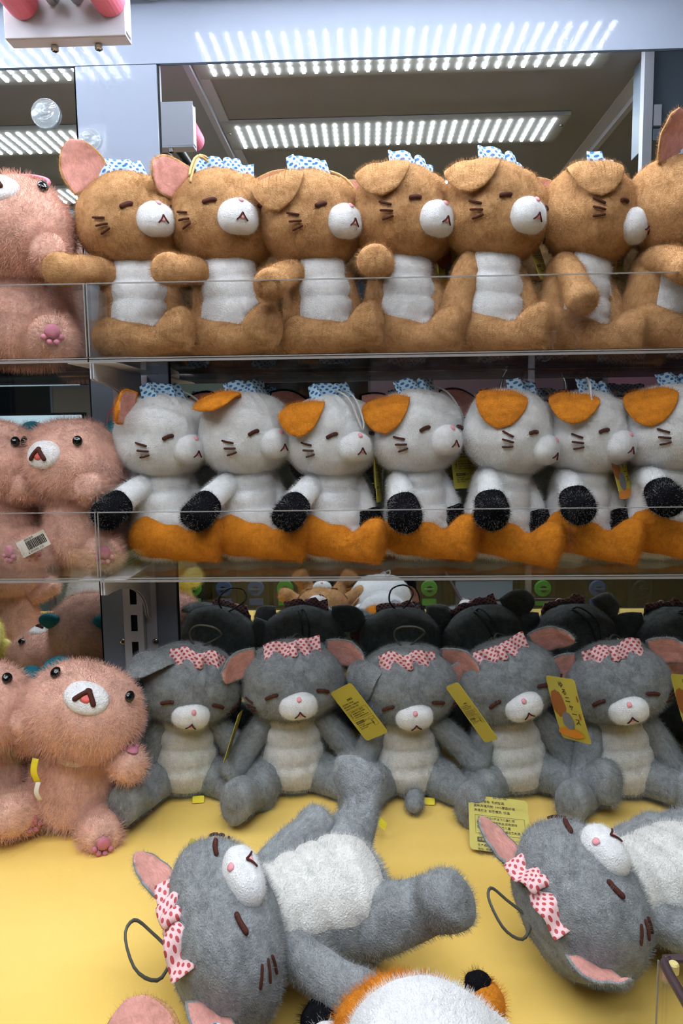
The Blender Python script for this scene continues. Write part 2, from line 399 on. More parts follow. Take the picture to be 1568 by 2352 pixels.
def bow_mesh(mat, var):
    """knotted ribbon standing up between the ears"""
    nu, nv = 44, 8; V, UV, Fc = [], [], []; r = random.Random(var); ph = r.random() * 6; amp = .0022 + .0018 * r.random()
    for s in (0, 1):
        for i in range(nu + 1):
            u = i / nu * 2 - 1; h = .0122 * (.48 + .52 * min(1, abs(u) * 2.0) ** .8); x = u * .033
            for j in range(nv + 1):
                v = j / nv * 2 - 1
                y = amp * sin(u * 9 + ph + v * .8) + .0007 * sin(u * 19 + v * 2 + ph) - .004 * (1 - abs(u)) * (1 - v * v) * .4
                z = v * h + .0015 * sin(u * 7 + ph) + .0035 * u * u * (1 if u > 0 else -.4) * (1 if var % 2 else -1) - .004 * u * u
                V.append((x, y + (.0007 if s else 0) + .009 * u * u, z)); UV.append((x + .1 + ph * .01, v * .0122 + .1))
    k = (nu + 1) * (nv + 1); I = lambda s, i, j: s * k + i * (nv + 1) + j
    for i in range(nu):
        for j in range(nv):
            Fc.append((I(0, i, j), I(0, i + 1, j), I(0, i + 1, j + 1), I(0, i, j + 1))); Fc.append((I(1, i, j), I(1, i, j + 1), I(1, i + 1, j + 1), I(1, i + 1, j)))
    for i in range(nu):
        Fc.append((I(0, i, 0), I(1, i, 0), I(1, i + 1, 0), I(0, i + 1, 0))); Fc.append((I(0, i, nv), I(0, i + 1, nv), I(1, i + 1, nv), I(1, i, nv)))
    for j in range(nv):
        Fc.append((I(0, 0, j), I(0, 0, j + 1), I(1, 0, j + 1), I(1, 0, j))); Fc.append((I(0, nu, j), I(1, nu, j), I(1, nu, j + 1), I(0, nu, j + 1)))
    return mesh_from('bow', V, Fc, (mat,), uv=UV)
def knot_mesh(mat):
    V, Fc = loft([(0, 0, -.0085, .003, .002), (0, -.001, -.007, .005, .0035), (0, -.002, 0, .0042, .004), (0, -.001, .007, .005, .0035), (0, 0, .0085, .003, .002)], n=12, seg=14)
    return mesh_from('knot', V, Fc, (mat,), uv=[(v[0] + .1, v[2] + .1) for v in V])
def cord_mesh(mat, pts, r=.0013):
    V, Fc = loft(tube_keys(pts, r), n=40, seg=8, ref=(.13, .3, 1)); return mesh_from('cord', V, Fc, (mat,))
CORDS = [  # hanging loops in head coordinates, from the crown
    [(0, .012, .044), (-.012, .004, .058), (-.034, -.020, .056), (-.046, -.036, .032), (-.047, -.040, .018), (-.044, -.036, .030), (-.030, -.014, .060), (-.008, .006, .060), (.004, .014, .044)],
    [(0, .012, .044), (.016, -.004, .056), (.034, -.022, .046), (.044, -.034, .020), (.047, -.036, .004), (.047, -.030, .012), (.040, -.018, .038), (.020, .004, .054), (.004, .016, .045)],
    [(0, .016, .044), (.010, .030, .050), (.022, .050, .030), (.020, .056, .004), (.014, .054, .002), (.012, .050, .026), (.004, .032, .046), (-.002, .020, .045)],
    [(0, .010, .046), (-.004, -.012, .054), (-.002, -.040, .044), (.002, -.052, .022), (.008, -.054, .006), (.010, -.052, .020), (.008, -.036, .046), (.006, -.008, .054), (.004, .012, .045)],
    [(0, .014, .044), (-.010, .020, .060), (-.006, .010, .080), (.012, 0, .086), (.024, .004, .074), (.018, .014, .058), (.006, .018, .045)]]

EARS = {}
def ear(head, side, fold, mat, inner, roll=0, key=None, pos=(.039, .008, .030), hair=None, out=32):
    k = (mat.name, inner.name, fold, side)
    if k not in EARS: EARS[k] = ear_mesh(mat, inner, fold, side)
    me, outer = EARS[k]
    out, yw, pos = {0: (26, 20, (.037, .006, .034)), 1: (10, 60, (.039, .000, .037)), 2: (26, 50, (.034, .002, .037)), 3: (14, 50, (.038, -.004, .036)), 4: (88, 12, (.040, .002, .034))}[fold]
    o = obj('ear', me, head, (side * pos[0], pos[1], pos[2]), Quaternion((0, 1, 0), radians(side * (out + roll))) @ Quaternion((0, 0, 1), radians(side * yw)))
    if fold == 4: o.scale = (.72, .9, .95)
    vg = o.vertex_groups.new(name='outer') if 'outer' not in o.vertex_groups else o.vertex_groups['outer']
    vg.add(outer, 1.0, 'REPLACE')
    add_fur(o, area_of(me) * .55, length=.003, dens=38, vg='outer', comb=(0, .3))
    return o

def aim(d, roll=0):
    d = Vector(d).normalized(); return d.to_track_quat('-Z', 'Y') @ Quaternion((0, 0, 1), radians(roll))

KIND = {
 'tan': dict(head=BROWN, torso=BROWN, belly=WHITE, armL=BROWN, armR=BROWN, leg=BROWN, legR=BROWN, earA=BROWN, earB=BROWN, bow=BLUEDOT, cord=CORDT, muz=WHITE, tail=BROWN),
 'calico': dict(head=WHITE, torso=WHITE, belly=None, armL=WHITE, armR=WHITE, leg=ORANGE, legR=WHITE, earA=ORANGE, earB=BLACK, bow=BLUEDOT, cord=CORDW, muz=WHITE, tail=ORANGE, sock=BLACK),
 'grey': dict(head=GREY, torso=GREY, belly=CREAM, armL=GREY, armR=GREY, leg=GREY, legR=GREY, earA=GREY, earB=GREY, bow=PINKDOT, cord=CORDG, muz=WHITE, tail=GREY)}

def furry(name, key, fn, parent, loc=None, rot=None, fur=True, length=.0036, dens=34, comb=(-.1, -.45), rad=.00019):
    me = cached(key, fn); o = obj(name, me, parent, loc, rot)
    if fur: add_fur(o, cached(key + ('area',), lambda: area_of(me)), length=length, dens=dens, comb=comb, rad=rad)
    return o

def cat_plush(kind, label, group, loc, yaw=0, head=(0, 0, 0), lean=0, arms=None, legs=(-20, 20), ears=(1, 1), earroll=(0, 0), bow=0, cord=2, scale=1.0, M=None, face=True, name=None, headoff=(0, 0, 0), bowtilt=0, tail=True, legdirs=None, hscale=None, earscale=(1, 1), legtilt=(0, 0), legbend=(0, 0)):
    K = KIND[kind]; root = empty({'tan': 'plush_tan_cat', 'calico': 'plush_calico_cat', 'grey': 'plush_grey_cat'}[kind], loc)
    tag(root, label, 'plush toy', group); root.scale = (scale,) * 3 if not isinstance(scale, tuple) else scale
    if M is not None: root.rotation_mode = 'QUATERNION'; root.rotation_quaternion = M
    else:
        root.rotation_mode = 'QUATERNION'
        root.rotation_quaternion = Quaternion((0, 1, 0), radians(lean)) @ Quaternion((0, 0, 1), radians(yaw))
    t = furry('torso', ('torso', K['torso'].name), lambda: torso_mesh(K['torso']), root)
    if K['belly']: furry('belly', ('belly', K['belly'].name), lambda: belly_mesh(K['belly']), t, length=.003, dens=30)
    h = furry('head', ('head', K['head'].name), lambda: HEAD.mesh(K['head']), root, Vector((0, -.004, .152)) + Vector(headoff), Euler([radians(a) for a in head], 'YXZ'), comb=(-.25, -.25))
    if hscale: h.scale = hscale
    m = furry('muzzle', ('muz', K['muz'].name), lambda: MUZ.mesh(K['muz'], 36, 24), h, MZC, length=.0018, dens=60, rad=.00014, comb=(-.1, -.2))
    if face:
        for s in (-1, 1):
            a = 32 * s
            obj('eye', cached(('eye', s), lambda: stroke(HEAD, [(a - 5.2, 1 + s * 2.2), (a, 2), (a + 5.2, 1 - s * 2.2)], .0024, .0016, THREAD)), h)
            for q, (da, e0, e1) in enumerate(((0, -7, -10), (1, -15, -15.5), (2, -23, -20.5))):
                obj('whisker', cached(('wh', s, q), lambda: stroke(HEAD, [(s * (56 - da * 1.5), e1), (s * (67 - da * 2), e0)][::s], .00125, .0022, THREAD, n=9)), h)
        c = MZC
        obj('nose', cached('nose', lambda: patch(MUZ, [(12 * cos(t), 44 + 8 * sin(t) + (3 if sin(t) > 0 else -1)) for t in np.linspace(0, 2 * pi, 12, endpoint=False)], .0014, NOSE)), h, c)
        obj('mouth', cached('mouth', lambda: stroke(MUZ, [(-19, -27), (-11, -21), (-4, -12), (0, -5), (4, -12), (11, -21), (19, -27)], .00085, .0016, THREAD, n=30)), h, c)
        obj('tongue', cached('tongue', lambda: patch(MUZ, [(0, -9), (5, -15), (9, -22), (4, -25), (-4, -25), (-9, -22), (-5, -15)], .0012, NOSE)), h, c)
    for i_, (s_, em_) in enumerate(((-1, K['earA']), (1, K['earB']))):
        e_ = ear(h, s_, ears[i_], em_, INNER, earroll[i_]); e_.scale = [v * earscale[i_] for v in e_.scale]
    b = obj('bow', cached(('bow', K['bow'].name, bow), lambda: bow_mesh(K['bow'], bow)), h, (0, -.010 - .011 * (kind == 'grey'), .0545 - .003 * (kind == 'grey')), (radians(-12 - 14 * (kind != 'tan')), radians(bowtilt), 0))
    obj('bow_knot', cached(('knot', K['bow'].name), lambda: knot_mesh(K['bow'])), h, (0, -.0130 - .011 * (kind == 'grey'), .053 - .003 * (kind == 'grey')), (radians(-12 - 14 * (kind != 'tan')), radians(bowtilt), 0))
    if cord is not None: obj('hanging_cord', cached(('cord', kind, cord), lambda: cord_mesh(K['cord'], CORDS[cord])), h)
    arms = arms or ((-.5, -.5, -1), (.5, -.5, -1))
    for s, d, mt in ((-1, arms[0], K['armL']), (1, arms[1], K['armR'])):
        a = furry('arm', ('arm', mt.name), lambda: arm_mesh(mt), root, (s * .029, -.004, .096), aim(d), comb=(0, -.4))
        if K.get('sock'): furry('paw', ('sock', K['sock'].name), lambda: paw_sock(K['sock']), a, comb=(0, -.3))
    for i, (s, d, mt) in enumerate(((-1, legs[0], K['leg']), (1, legs[1], K['legR']))):
        furry('leg', ('leg', mt.name), lambda: leg_mesh(mt), root, (s * .027, -.006, .0235), Euler((radians(-legtilt[i]), radians(legbend[i]), radians(d)), 'XYZ') if not legdirs else Vector(legdirs[i]).to_track_quat('-Y', 'Z'), comb=(-.4, 0))
    if tail:
        tl = furry('tail', ('tail', K['tail'].name), lambda: mesh_from('tail', *loft([(0, 0, 0, .003, .003), (0, .004, .001, .010, .009), (0, .02, 0, .011, .010), (0, .036, .004, .009, .009), (0, .042, .006, .002, .002)], n=14, seg=16), (K['tail'],)), root, (0, .030, .013))
    return root

def bear_head(d):
    rx, ry, rz = .0560, .050, .0470; k = 2.2
    v = d * (abs(d.x / rx) ** k + abs(d.y / ry) ** k + abs(d.z / rz) ** k) ** (-1 / k)
    v.x *= 1 + .06 * max(0, -d.z); return v + d * lump(v, .0022, 40, 11)
BHEAD = Surf(bear_head)
def bmuz_fn(d):
    rx, ry, rz = .0215, .0085, .0160; k = 2.1
    return d * (abs(d.x / rx) ** k + abs(d.y / ry) ** k + abs(d.z / rz) ** k) ** (-1 / k)
BMUZ = Surf(bmuz_fn)
def bear_torso(mat):
    V, Fc = loft([(0, 0, .000, .010, .010), (0, 0, .003, .030, .028), (0, 0, .016, .045, .042), (0, 0, .042, .047, .044), (0, 0, .070, .041, .038), (0, 0, .095, .033, .030), (0, 0, .112, .024, .022), (0, 0, .118, .006, .006)],
                 n=34, seg=36, disp=lambda v, t, th: lump(v, .003, 35, 8)); return mesh_from('torso', V, Fc, (mat,))
def stub(mat, L, r, seed, name):
    V, Fc = loft([(0, 0, .006, .003, .003), (0, 0, .003, r * .8, r * .8), (0, 0, -L * .4, r, r), (0, 0, -L * .75, r * 1.02, r), (0, 0, -L * .95, r * .7, r * .7), (0, 0, -L, .003, .003)], n=22, seg=24, disp=lambda v, t, th: lump(v, .002, 60, seed))
    return mesh_from(name, V, Fc, (mat,))
def pad_mesh(mat, r):
    V, Fc = [], []
    for cx, cz, rr in ((0, -.2, .55), (-.62, .25, .22), (-.25, .62, .22), (.25, .62, .22), (.62, .25, .22)):
        n = len(V); m = 14
        for k, (f, y) in enumerate(((1, .0), (.9, -.0022), (.5, -.003))):
            for j in range(m): a = 2 * pi * j / m; V.append((r * (cx + rr * f * cos(a)), y, r * (cz + rr * f * sin(a))))
        V.append((r * cx, -.0032, r * cz))
        for k in range(2):
            for j in range(m): Fc.append((n + k * m + j, n + k * m + (j + 1) % m, n + (k + 1) * m + (j + 1) % m, n + (k + 1) * m + j))
        for j in range(m): Fc.append((n + 3 * m, n + 2 * m + j, n + 2 * m + (j + 1) % m))
    return mesh_from('paw_pad', V, Fc, (mat,))
def bear_plush(label, group, loc, yaw=0, head=(0, 0, 0), lean=0, pitch=0, arms=((-.7, -.6, .3), (.7, -.6, .3)), legs=(-25, 25), scale=1.0, fur=PINKF, earm=TEAL, ring=False, cord=False, M=None, name='plush_pink_bear', collar=False, headoff=(0, 0, 0)):
    root = empty(name, loc); tag(root, label, 'plush toy', group); root.scale = (scale,) * 3 if not isinstance(scale, tuple) else scale; root.rotation_mode = 'QUATERNION'
    root.rotation_quaternion = M if M is not None else Quaternion((0, 1, 0), radians(lean)) @ Quaternion((0, 0, 1), radians(yaw)) @ Quaternion((1, 0, 0), radians(pitch))
    kw = dict(length=.0078, dens=30, rad=.00028); f = fur.name
    t = furry('torso', ('bt', f), lambda: bear_torso(fur), root, comb=(0, -.5), **kw)
    if collar: obj('chest_patch', cached('chest', lambda: mesh_from('chest_patch', *loft([(-.016, -.035, .084, .002, .002), (-.010, -.0375, .084, .004, .007), (0, -.0385, .083, .004, .008), (.010, -.0375, .084, .004, .007), (.016, -.035, .084, .002, .002)], n=14, seg=12, ref=(0, 1, 0)), (WHITE,))), t)
    h = furry('head', ('bh', f), lambda: BHEAD.mesh(fur), root, Vector((0, -.006, .138)) + Vector(headoff), Euler([radians(a) for a in head], 'YXZ'), comb=(-.1, -.4), **kw)
    c = Vector((0, -.0475, -.003))
    furry('muzzle', 'bmz', lambda: BMUZ.mesh(WHITE, 30, 20), h, c, length=.0018, dens=50, rad=.00014) if False else obj('muzzle', cached('bmz', lambda: BMUZ.mesh(WHITE, 36, 24)), h, c)
    obj('nose', cached('bn', lambda: patch(BMUZ, [(22 * cos(t), 24 + 15 * sin(t)) for t in np.linspace(0, 2 * pi, 14, endpoint=False)], .0018, THREAD)), h, c)
    obj('mouth', cached('bm', lambda: stroke(BMUZ, [(-50, -30), (-30, -10), (0, 18), (30, -10), (50, -30)], .0025, .0010, THREAD, n=30)), h, c)
    obj('tongue', cached('bto', lambda: patch(BMUZ, [(-36, -18), (0, 8), (36, -18), (24, -40), (0, -46), (-24, -40)], .0009, TONGUE)), h, c)
    for s in (-1, 1):
        obj('eye', cached('be', lambda: Surf(lambda d: Vector((d.x * .0052, d.y * .0035, d.z * .0058))).mesh(EYEB, 18, 12)), h, BHEAD.p(s * 42, 14, .0035), Euler((0, 0, radians(s * 38))))
        e = furry('ear', ('bear_ear', earm.name), lambda: Surf(lambda d: Vector((d.x * .017, d.y * .008, d.z * .016))).mesh(earm, 24, 16), h, (s * .041, .012, .036), Euler((0, radians(s * 40), 0)), length=.005, dens=30, comb=(0, 0))
    if ring: obj('hanging_ring', cached('ring', lambda: cord_mesh(PINKR, [(.026 * cos(t), -.004, .058 + .010 * sin(t)) for t in np.linspace(0, 2 * pi * .98, 14)], .0016)), h, (0, -.012, 0))
    if cord: obj('hanging_cord', cached('pc', lambda: cord_mesh(plain('pink_cord', (.45, .12, .18), .4), [(.03, .01, .04), (.034, .004, .056), (.048, -.004, .062), (.060, -.004, .052), (.062, 0, .036), (.056, 0, .05), (.044, .004, .056), (.036, .01, .04)], .0011)), h)
    for s, d in ((-1, arms[0]), (1, arms[1])):
        a = furry('arm', ('ba', f), lambda: stub(fur, .050, .0165, 3, 'arm'), root, (s * .032, -.010, .088), aim(d), comb=(0, 0), **kw)
        obj('paw_pad', cached('pad', lambda: pad_mesh(PAD, .0105)), a, (0, .0172, -.036), (0, 0, pi))
    for s, d in ((-1, legs[0]), (1, legs[1])):
        l = furry('foot', ('bl', f), lambda: stub(fur, .060, .020, 5, 'foot'), root, (s * .026, -.012, .018), Quaternion((0, 0, 1), radians(d)) @ Quaternion((1, 0, 0), radians(-92)), comb=(0, 0), **kw)
        obj('paw_pad', cached('padf', lambda: pad_mesh(PAD, .012)), l, (0, 0, -.062), (radians(90), 0, radians(180)))
    return root

# ------------------------------------------------------------------ the machine: setting
FLOOR = -.46; CEIL = .55; ZH = .4655
def struct(o): o['kind'] = 'structure'; return o
m_floor, nt, p = nodes('yellow_felt')
p.inputs['Roughness'].default_value = .8; p.inputs['Specular IOR Level'].default_value = .25; p.inputs['Sheen Weight'].default_value = .15
tc = N(nt, 'ShaderNodeTexCoord'); a = N(nt, 'ShaderNodeTexNoise', Scale=5.0, Detail=4.0); b2 = N(nt, 'ShaderNodeTexNoise', Scale=700.0, Detail=2.0)
for n in (a, b2): nt.links.new(tc.outputs['Object'], n.inputs['Vector'])
r = N(nt, 'ShaderNodeValToRGB'); r.color_ramp.elements[0].color = (.78, .52, .115, 1); r.color_ramp.elements[1].color = (.84, .59, .16, 1); r.color_ramp.elements[0].position = .3; r.color_ramp.elements[1].position = .7
nt.links.new(a.outputs['Fac'], r.inputs[0]); nt.links.new(r.outputs[0], p.inputs['Base Color'])
bp = N(nt, 'ShaderNodeBump', Strength=.25, Distance=.0006); nt.links.new(b2.outputs['Fac'], bp.inputs['Height']); nt.links.new(bp.outputs[0], p.inputs['Normal'])
struct(boxes('floor', [span(-1.3, 1.1, -.86, .02, FLOOR - .02, FLOOR)], m_floor))
CEILM = plain('ceiling_grey', (0.30, 0.29, 0.29), .45, bump=.1, bscale=60, vary=.04)
struct(boxes('ceiling', [span(-1.3, 1.1, -.90, .0, CEIL, CEIL + .02)], CEILM))
# glossy white header over the mirrors, with orange-peel paint that breaks up the reflected lamps
m_h, nt, p = nodes('glossy_white_panel')
p.inputs['Base Color'].default_value = (.20, .232, .30, 1); p.inputs['Roughness'].default_value = .035; p.inputs['Specular IOR Level'].default_value = .16
tc = N(nt, 'ShaderNodeTexCoord'); a = N(nt, 'ShaderNodeTexNoise', Scale=300.0, Detail=4.0); nt.links.new(tc.outputs['Object'], a.inputs['Vector'])
bp = N(nt, 'ShaderNodeBump', Strength=.13, Distance=.0006); nt.links.new(a.outputs['Fac'], bp.inputs['Height']); nt.links.new(bp.outputs[0], p.inputs['Normal'])
back = empty('wall_back'); struct(back)
boxes('header_panel', [span(-1.3, 1.1, .0, .012, ZH, CEIL + .001)], m_h, back)
PX0, PX1 = -.367, -.262
pillar = boxes('pillar_panel', [span(PX0, PX1, -.0005, .012, FLOOR + .001, ZH - .0008)], m_h, back, bevel=.0006, seg=1)
boxes('seam_gap', [span(-1.3, 1.1, .006, .014, ZH - .004, ZH + .002), span(PX1, PX1 + .0035, .003, .014, FLOOR + .001, ZH), span(PX0 - .0015, PX0, .003, .014, FLOOR + .001, ZH)], DARK, back)
boxes('backing_board', [span(-1.3, 1.1, .0145, .025, FLOOR + .001, CEIL)], DARK, back)
m_mir, nt, p = nodes('mirror_glass'); p.inputs['Metallic'].default_value = 1; p.inputs['Roughness'].default_value = .0; p.inputs['Base Color'].default_value = (.62, .66, .67, 1)
a = boxes('mirror_panel', [span(PX1 + .0036, 1.1, .0, .0058, FLOOR + .001, ZH - .003)], m_mir)
tag(a, 'wide mirror behind the cats, right of the white pillar, reflecting two rows of lamps', 'mirror')
a = boxes('mirror_panel', [span(-1.3, PX0 - .002, .0, .0058, FLOOR + .001, ZH - .003)], m_mir)
tag(a, 'narrow mirror left of the white pillar, with a round suction cup on it', 'mirror')

# slotted shelf upright and screws on the pillar
up = empty('shelf_upright', (-.3190, 0, 0)); tag(up, 'slotted pale steel shelf upright on the pillar with two open black slots', 'shelf upright')
top, bot = .073, -.3280
slots = [z0 for z0 in np.arange(bot + .0182, top - .03, .0374)]
rail = []; z = bot
for s0 in slots:
    rail.append(span(-.0135, .0135, -.014, -.0125, z, s0)); rail.append(span(-.0135, -.0038, -.014, -.0125, s0, s0 + .0226)); rail.append(span(.0054, .0135, -.014, -.0125, s0, s0 + .0226)); z = s0 + .0226
rail.append(span(-.0135, .0135, -.014, -.0125, z, top))
boxes('rail_face', rail, STEEL, up); boxes('rail_side', [span(-.0135, -.0120, -.0125, -.0006, bot, top), span(.0120, .0135, -.0125, -.0006, bot, top), span(-.0120, .0120, -.0125, -.0006, bot, bot + .0015)], STEEL, up)
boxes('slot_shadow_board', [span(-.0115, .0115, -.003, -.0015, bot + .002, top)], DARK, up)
boxes('flange', [span(.0137, .0290, -.003, -.0006, bot + .01, top)], STEEL, up, bevel=.0006)
for px, py in ((283, 1473), (357, 1473)):
    q = at(px, py, -.003); s_ = empty('screw', q); tag(s_, 'small round screw head %s of the slotted upright' % ('left' if px < 300 else 'right'), 'screw', 'screws on the pillar')
    V, Fc = loft([(0, 0, 0, .0045, .0045), (0, -.001, 0, .0045, .0045), (0, -.0022, 0, .003, .003), (0, -.0026, 0, .0005, .0005)], n=8, seg=18); obj('screw_head', mesh_from('screw_head', V, Fc, (CHROME,)), s_)
    boxes('cross_slot', [((0, -.0026, 0), (.004, .0008, .0008)), ((0, -.0026, 0), (.0008, .0008, .004))], DARK, s_)

# ------------------------------------------------------------------ acrylic trays and brackets
ACR = glass_mat('clear_acrylic', (.965, .965, .96), .004); ACRE = glass_mat('acrylic_edge', (.62, .62, .60), .12, opacity=.30, col=(.62, .60, .60))
SH1, SH2 = .080, -.160; YF = -.192; SX = -.296
def tray(x0, x1, z, lip, label):
    t = empty('acrylic_tray', (0, 0, z)); tag(t, label, 'shelf tray', 'clear acrylic shelf trays')
    boxes('tray_base', [span(x0, x1, YF, -.012, -.006, 0)], ACR, t)
    boxes('tray_front', [span(x0, x1, YF - .004, YF - .0002, -.006, lip)], ACR, t)
    boxes('front_rim', [span(x0, x1, YF - .0040, YF - .0002, lip, lip + .0010)], ACRE, t)
    boxes('base_edge', [span(x0, x1, YF - .0056, YF - .0042, -.0062, -.0036), span(x0, x1, YF - .0052, YF - .0042, -.0026, -.0014)], ACRE, t)
    for xe, s in ((x0, 1), (x1, -1)): boxes('tray_side', [span(min(xe, xe + s * .003), max(xe, xe + s * .003), YF, -.012, .0002, lip)], ACR, t); boxes('corner_edge', [span(min(xe, xe + s * .0012), max(xe, xe + s * .0012), YF - .0046, YF - .0042, 0, lip)], ACRE, t)
    return t
tray(SX + .001, .62, SH1, .076, 'long clear acrylic tray on the top shelf holding the tan cats')
tray(-.95, SX - .001, SH1, .076, 'clear acrylic tray on the top shelf at far left, under the largest pink bear')
tray(SX + .001, .62, SH2, .071, 'long clear acrylic tray on the middle shelf holding the white cats with orange legs')
tray(-.95, SX - .001, SH2, .071, 'clear acrylic tray on the middle shelf at far left, under two pink bears')
def bracket(z, s, label):
    """sheet steel arm with a curved underside and a flat flange that carries the tray"""
    b = empty('shelf_bracket', (SX + s * .0008, 0, z - .0066)); tag(b, label, 'shelf bracket', 'white steel shelf brackets')
    th = .0015; x0, x1 = (0, th) if s > 0 else (-th, 0); out = [(YF + .004, 0), (YF + .004, -.016), (YF + .012, -.018)]
    for k in range(13):
        t = k / 12 * pi / 2; out.append((YF + .012 + (.192 - .03) * sin(t) * .94, -.018 - .062 * (1 - cos(t))))
    out += [(-.016, -.088), (-.016, 0)]
    V = [(x, y, zz) for x in (x0, x1) for y, zz in out]; n = len(out)
    Fc = [tuple(range(n)), tuple(range(2 * n - 1, n - 1, -1))] + [(i, n + i, n + (i + 1) % n, (i + 1) % n) for i in range(n)]
    obj('bracket_arm', mesh_from('bracket_arm', V, Fc, (STEEL,), smooth=False), b)
    boxes('bracket_flange', [span(min(0, s * .026), max(0, s * .026), YF + .004, -.016, .0001, .0016)], STEEL, b, bevel=.0005, seg=1)
    return b
for z, nm in ((SH1, 'top'), (SH2, 'middle')):
    bracket(z, -1, 'white steel bracket with curved underside, left arm of the pair under the %s shelf' % nm)
    bracket(z, 1, 'white steel bracket with curved underside, right arm of the pair under the %s shelf' % nm)

# ------------------------------------------------------------------ LED panels on the ceiling, beams
LEDM = emit_mat('led_white', (.90, .93, 1.0), LED_POWER); BOARD = plain('led_board', (.34, .34, .32), .5)
def led_panel(x0, x1, yc, dy, rows, label):
    t = empty('led_panel', ((x0 + x1) / 2, yc, CEIL)); tag(t, label, 'ceiling lamp', 'LED panels under the machine ceiling')
    L = x1 - x0
    boxes('board', [((0, 0, -.004), (L + .03, dy + .012, .006))], BOARD, t)
    def led():
        V, Fc = [], []
        for k in range(5): box_geo((0, (k - 2) * dy / 5.4, 0), (.0045, dy / 8.0, .0022), V, Fc)
        return mesh_from('led_row', V, Fc, (LEDM,), smooth=False)
    me = cached(('led', dy), led)
    for k in range(rows): obj('led_row', me, t, (-L / 2 + L * (k + .5) / rows, 0, -.0082))
    for s in (-1, 1):
        V, Fc = loft([(0, 0, 0, .003, .003), (0, 0, -.002, .003, .003), (0, 0, -.003, .001, .001)], n=5, seg=12); obj('board_screw', mesh_from('board_screw', V, Fc, (CHROME,)), t, (s * (L / 2 + .009), .02, -.007))
    return t
for x0, x1, b_, n in ((-.236, .352, 'right bay', 30), (-.95, -.345, 'left bay', 31)):
    led_panel(x0, x1, -.147, .138, n, 'panel of bright white LED rows over the %s, nearest the mirror' % b_)
    led_panel(x0, x1, -.455, .114, n, 'panel of bright white LED rows over the %s, the middle one' % b_)
    led_panel(x0, x1, -.777, .102, n, 'panel of bright white LED rows over the %s, nearest the front' % b_)
struct(boxes('trim_1', [span(-.266, -.256, -.86, -.005, CEIL - .012, CEIL - .0005), span(-.256, -.238, -.86, -.005, CEIL - .003, CEIL - .0005)], STEEL))
struct(boxes('trim_2', [span(.452, .462, -.86, -.005, CEIL - .012, CEIL - .0005), span(.43, .452, -.86, -.005, CEIL - .003, CEIL - .0005)], STEEL))
# front glass of the machine, its frame and the base rail (seen in the mirror)
FG = glass_mat('front_glass', (.96, .97, .97), .0)
# ------------------------------------------------------------------ gantry carriage with pink bumpers
def carriage(x0, x1, yb, zb, label):
    g = empty('claw_carriage', (x0, yb, zb)); tag(g, label, 'claw machine part', 'claw gantry carriages'); W = x1 - x0
    boxes('end_plate', [span(0, W, 0, .0025, 0, .064)], STEEL, g, bevel=.0008)
    boxes('bottom_flange', [span(0, W, .0026, .021, 0, .0025)], STEEL, g, bevel=.0006); boxes('back_plate', [span(0, W, .019, .0210, .0026, .064)], STEEL, g)
    boxes('side_cheek', [span(W - .0025, W - .0002, .003, .0185, .006, .06)], STEEL, g)
    for xx in (W * .17, W * .70 + .024): cyl('pink_bumper', (xx, -.0006, .034), (xx, -.050, .034), .0170, PINKR, g, 28, .0015)
    for xx in (W * .42, W * .62): cyl('guide_rod', (xx, -.0004, .038), (xx, -.72, .038), .0072, ROD, g, 18, .0008)
    for xx in (W * .36, W * .73): cyl('rod_screw', (xx, .017, -.0001), (xx, .017, -.006), .0042, CHROME, g, 14, .001); boxes('cross_slot', [((xx, .017, -.0062), (.005, .001, .0006)), ((xx, .017, -.0062), (.001, .005, .0006))], DARK, g)
    cyl('locating_pin', (W * .9, .012, .0026), (W * .9, .012, .02), .0022, CHROME, g, 10)
    boxes('hanger', [span(W * .3, W * .62, .004, .018, .0645, CEIL - zb - .001)], STEEL, g)
    return g
ga = at(32, 108, -.147); gb = at(303, 108, -.147)
carriage(ga.x, gb.x, -.168, (ga.z + gb.z) / 2, 'white steel carriage at top left with two pink rubber bumpers and steel guide rods')
carriage(.50, .635, -.168, (ga.z + gb.z) / 2, 'white steel carriage outside the top right corner, seen only in the mirror')

hs = empty('hanging_box', (0, 0, 0)); tag(hs, 'blue-grey steel box beyond the right bay, seen at the top right of the mirror', 'machine part')
def mirr(px0, py0, px1, py1, Yv):
    a = at(px0, py0, Yv); b = at(px1, py1, Yv); return min(a.x, b.x), max(a.x, b.x), min(a.z, b.z), max(a.z, b.z)
x0, x1, z0, z1 = mirr(1499, 128, 1680, 320, .16); BG = plain('blue_grey_paint', (.16, .20, .25), .4)
boxes('box_body', [span(x0, x1, -.24, -.16, z0, CEIL - .001)], BG, hs, bevel=.001); boxes('box_lip', [span(x0, x1, -.165, -.150, z0 - .002, z0 + .014)], BG, hs)
x0, x1, z0, z1 = mirr(1481, 128, 1496, 330, .15); boxes('post', [span(x0, x1, -.165, -.15, z0 - .05, CEIL - .001)], STEEL, hs)
x0, x1, z0, z1 = mirr(1502, 240, 1518, 288, .15); boxes('clip', [span(x0, x1, -.159, -.15, z0, z1)], STEEL, hs)
